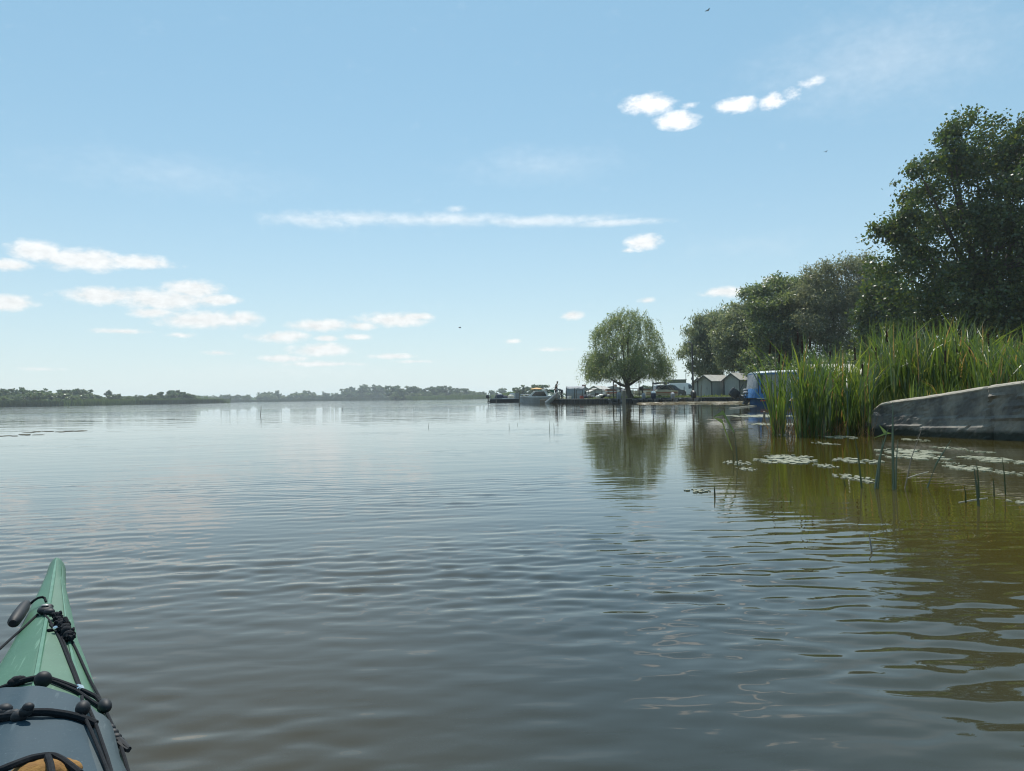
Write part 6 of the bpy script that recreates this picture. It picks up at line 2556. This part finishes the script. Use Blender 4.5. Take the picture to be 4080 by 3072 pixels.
# ------------------------------------------------------------------ people
def person(label, loc, rz, J, bones, hair_mat, shirt_mat, hand_dirs, scale=1.0, cap=None):
    """one continuous skinned body; J joints -> (pos, radius); bones (a, b, material index)"""
    names = list(J)
    me = bpy.data.meshes.new('body_skeleton')
    me.from_pydata([J[n][0] for n in names], [(names.index(a), names.index(b)) for a, b, _ in bones], [])
    o = bpy.data.objects.new('tmp', me)
    COL.objects.link(o)
    o.modifiers.new('skin', 'SKIN')
    sv = me.skin_vertices[0].data
    for i, n in enumerate(names):
        r = J[n][1]
        sv[i].radius = r if isinstance(r, tuple) else (r, r)
        sv[i].use_root = (n == 'pelvis')
    sb = o.modifiers.new('sub', 'SUBSURF')
    sb.levels = sb.render_levels = 2
    dg = bpy.context.evaluated_depsgraph_get()
    bm_me = bpy.data.meshes.new_from_object(o.evaluated_get(dg))
    bpy.data.objects.remove(o)
    # fingers rooted inside the palms, and facial features, joined to the same body mesh
    mb = MB()
    for wrist, palm, fwd, side in hand_dirs:
        pw, f, s = Vector(palm), Vector(fwd).normalized(), Vector(side).normalized()
        nrm = f.cross(s)
        for k, (off, ln) in enumerate(((-.030, .070), (-.010, .080), (.010, .075), (.028, .060))):
            b = pw + s * off
            mb.tube([b, b + f * ln * .5, b + f * ln * .8 + nrm * .012, b + f * ln + nrm * .028], [.010, .0095, .009, .007], 6, mi=0)
        b = pw - s * .03 - f * .03
        mb.tube([b, b - s * .03 + f * .02, b - s * .04 + f * .055 + nrm * .01], [.012, .0105, .008], 6, mi=0)
    hd = Vector(J['head'][0])
    fwd = Vector(J['_face']) if '_face' in J else Vector((1, 0, 0))
    body = bpy.data.meshes.new('body')
    bm = bmesh.new()
    bm.from_mesh(bm_me)
    segs = [(Vector(J[a][0]), Vector(J[b][0]), mi) for a, b, mi in bones]

    def near(p):
        best, mi = 9, 0
        for a, b, m in segs:
            ab = b - a
            t = max(0, min(1, (p - a).dot(ab) / max(ab.length_squared, 1e-9)))
            d = (a + ab * t - p).length
            if d < best:
                best, mi = d, m
        return mi
    for f in bm.faces:
        f.material_index = near(f.calc_center_median())
        f.smooth = True
    tmp = mb.mesh('fingers', [M['skin']], True)
    bm.from_mesh(tmp)
    bm.to_mesh(body)
    bm.free()
    for m in (M['skin'], shirt_mat, M['trousers'], M['black']):
        body.materials.append(m)
    root = empty('person', loc, rz)
    root.scale = (scale,) * 3
    tag(root, label, 'person')
    link('body', body, root)
    return root


def head_parts(root, c, face, up, hair_mat):
    c, face, up = Vector(c), Vector(face).normalized(), Vector(up).normalized()
    sd = face.cross(up).normalized()
    mb = MB()
    Mx = Matrix((face, -sd, up)).transposed()
    # hair: shell over the back and top of the skull
    rings = []
    for th in np.linspace(.0, 1.75, 7):
        ring = []
        for ph in np.linspace(0, 2 * math.pi, 15)[:-1]:
            lim = th * (.62 if math.cos(ph) > .3 else 1.0)
            p = Vector((math.sin(lim) * math.cos(ph) * .108, math.sin(lim) * math.sin(ph) * .092, math.cos(lim) * .125))
            ring.append(c + Mx @ (p + Vector((-.012, 0, .012))))
        rings.append(ring)
    mb.loft(rings, cap=False)
    mb.build('hair', hair_mat, root, smooth=True)
    mb = MB()
    mb.ball(c + face * .098 + up * -.015, (.018, .014, .022), 7, 5, M=Mx)
    mb.build('nose', M['skin'], root, smooth=True)
    for s in (-1, 1):
        mb = MB()
        mb.ball(c + sd * s * .078 - up * .01 - face * .01, (.016, .010, .028), 7, 5, M=Mx)
        mb.build('ear', M['skin'], root, smooth=True)
        mb = MB()
        mb.ball(c + face * .086 + sd * s * .03 + up * .012, (.008, .011, .007), 6, 4, M=Mx)
        mb.build('eye', M['black'], root, smooth=True)
    mb = MB()
    mb.ball(c + face * .088 - up * .06, (.006, .022, .005), 7, 4, M=Mx)
    mb.build('mouth', M['red'], root, smooth=True)


def build_people():
    # standing, looking down to the right, faces +x
    p = at(2215, 1588, 87.0)
    J = {'pelvis': ((0, 0, .94), (.15, .17)), 'waist': ((.02, 0, 1.08), (.14, .17)), 'chest': ((.05, 0, 1.34), (.15, .215)), 'neck': ((.11, 0, 1.50), .06), 'head0': ((.15, 0, 1.58), .08), 'head': ((.18, 0, 1.67), (.098, .082)), 'crown': ((.17, 0, 1.76), .06),
         'shl': ((.06, .19, 1.44), .085), 'ell': ((.14, .27, 1.17), .06), 'wrl': ((.32, .24, .98), .036), 'hal': ((.40, .22, .93), (.022, .042)),
         'shr': ((.06, -.19, 1.44), .085), 'elr': ((-.10, -.26, 1.20), .06), 'wrr': ((.02, -.28, 1.38 - .06), .036), 'har': ((.08, -.27, 1.37), (.022, .042)),
         'hpl': ((0, .10, .88), .115), 'knl': ((.03, .12, .49), .075), 'anl': ((-.02, .12, .09), .045), 'tol': ((.13, .13, .04), .04),
         'hpr': ((0, -.10, .88), .115), 'knr': ((.06, -.12, .49), .075), 'anr': ((.03, -.12, .09), .045), 'tor': ((.18, -.13, .04), .04)}
    B = [('pelvis', 'waist', 1), ('waist', 'chest', 1), ('chest', 'neck', 1), ('neck', 'head0', 0), ('head0', 'head', 0), ('head', 'crown', 0),
         ('chest', 'shl', 1), ('shl', 'ell', 1), ('ell', 'wrl', 1), ('wrl', 'hal', 0), ('chest', 'shr', 1), ('shr', 'elr', 1), ('elr', 'wrr', 0), ('wrr', 'har', 0),
         ('pelvis', 'hpl', 2), ('hpl', 'knl', 2), ('knl', 'anl', 2), ('anl', 'tol', 3), ('pelvis', 'hpr', 2), ('hpr', 'knr', 2), ('knr', 'anr', 2), ('anr', 'tor', 3)]
    hands = [(None, (.43, .215, .91), (.8, -.1, -.5), (0, 1, 0)), (None, (.11, -.265, 1.385), (.8, .2, .4), (.2, 0, -1))]
    o = person('standing person in a dark navy top looking down beside the dinghy', (p.x, p.y, .46), R(8), J, B, M['hair'], M['shirt_dark'], hands, 1.10)
    head_parts(o, (.18, 0, 1.68), (.85, 0, -.5), (.5, 0, .85), M['hair'])
    c = Vector((p.x, p.y, .46)) + Matrix.Rotation(R(8), 3, 'Z') @ Vector((.15, -.27, 1.40)) * 1.10
    oo = empty('oar', c)
    tag(oo, 'slanting oar in the right hand of the standing person', 'oar')
    mb = MB()
    mb.tube([(.28, 0, .16), (-.9, -.05, -.52)], .02, 6)
    mb.build('shaft', M['palewood'], oo)
    mb = MB()
    mb.box((-1.05, -.06, -.60), (.42, .03, .14), ry=R(-30))
    mb.build('blade', M['wood'], oo)
    # bending forward to the left, faces -x
    p = at(2238, 1590, 85.2)
    J = {'pelvis': ((.02, 0, .88), (.16, .15)), 'waist': ((.14, 0, .98), (.13, .14)), 'chest': ((.40, 0, 1.03), (.14, .19)), 'neck': ((.54, 0, 1.01), .06), 'head0': ((.61, 0, .99), .08), 'head': ((.69, 0, .96), (.09, .085)), 'crown': ((.77, 0, .95), .06),
         'shl': ((.42, .18, .98), .075), 'ell': ((.44, .24, .70), .052), 'wrl': ((.50, .22, .48), .036), 'hal': ((.53, .21, .41), (.022, .042)),
         'shr': ((.42, -.18, .98), .075), 'elr': ((.50, -.24, .72), .052), 'wrr': ((.60, -.22, .52), .036), 'har': ((.65, -.21, .46), (.022, .042)),
         'hpl': ((0, .10, .82), .105), 'knl': ((.10, .13, .47), .07), 'anl': ((-.02, .13, .09), .045), 'tol': ((.13, .14, .04), .04),
         'hpr': ((0, -.10, .82), .105), 'knr': ((.06, -.13, .47), .07), 'anr': ((-.10, -.13, .09), .045), 'tor': ((.05, -.14, .04), .04)}
    hands = [(None, (.545, .205, .385), (.3, 0, -.9), (0, 1, 0)), (None, (.67, -.205, .435), (.4, 0, -.8), (0, 1, 0))]
    B2 = [(a, b, m) for a, b, m in B]
    o = person('person in grey top and dark trousers bending down over the dinghy', (p.x, p.y, .46), math.pi - .1, J, B2, M['hairgrey'], M['shirt_grey'], hands, 1.05)
    head_parts(o, (.69, 0, .955), (.3, 0, -.95), (.95, 0, .3), M['hairgrey'])


build_people()


def build_birds():
    for px, py, Y, s, lab in [(2820, 42, 42, .25, 'small dark bird high in the sky near the top edge'), (3290, 605, 60, .27, 'tiny bird in the sky left of the tall tree'), (1832, 1306, 70, .36, 'small dark bird flying low over the lake in the middle')]:
        p = at(px, py, Y)
        o = empty('bird', p, .4)
        o.scale = (s,) * 3
        tag(o, lab, 'bird')
        mb = MB()
        mb.ball((0, 0, 0), (.28, .09, .09), 10, 7)
        mb.ball((.28, 0, .03), (.08, .06, .06), 8, 6)
        mb.tube([(.34, 0, .03), (.42, 0, .02)], [.025, .004], 5)
        mb.add([(-.22, -.05, 0), (-.22, .05, 0), (-.5, .1, .01), (-.5, -.1, .01), (-.4, 0, -.02)], [(0, 1, 2, 3), (0, 4, 1)])
        mb.build('body', M['bird'], o, smooth=True)
        for sg in (-1, 1):
            mb = MB()
            mb.loft([[(.14, sg * .06, .05), (-.14, sg * .06, .04), (-.14, sg * .06, .025), (.14, sg * .06, .03)], [(.16, sg * .4, .2), (-.1, sg * .4, .19), (-.1, sg * .4, .18), (.16, sg * .4, .185)], [(-.02, sg * .85, .16), (-.1, sg * .85, .155), (-.1, sg * .85, .15), (-.02, sg * .85, .152)]])
            mb.build('wing', M['bird'], o)


build_birds()
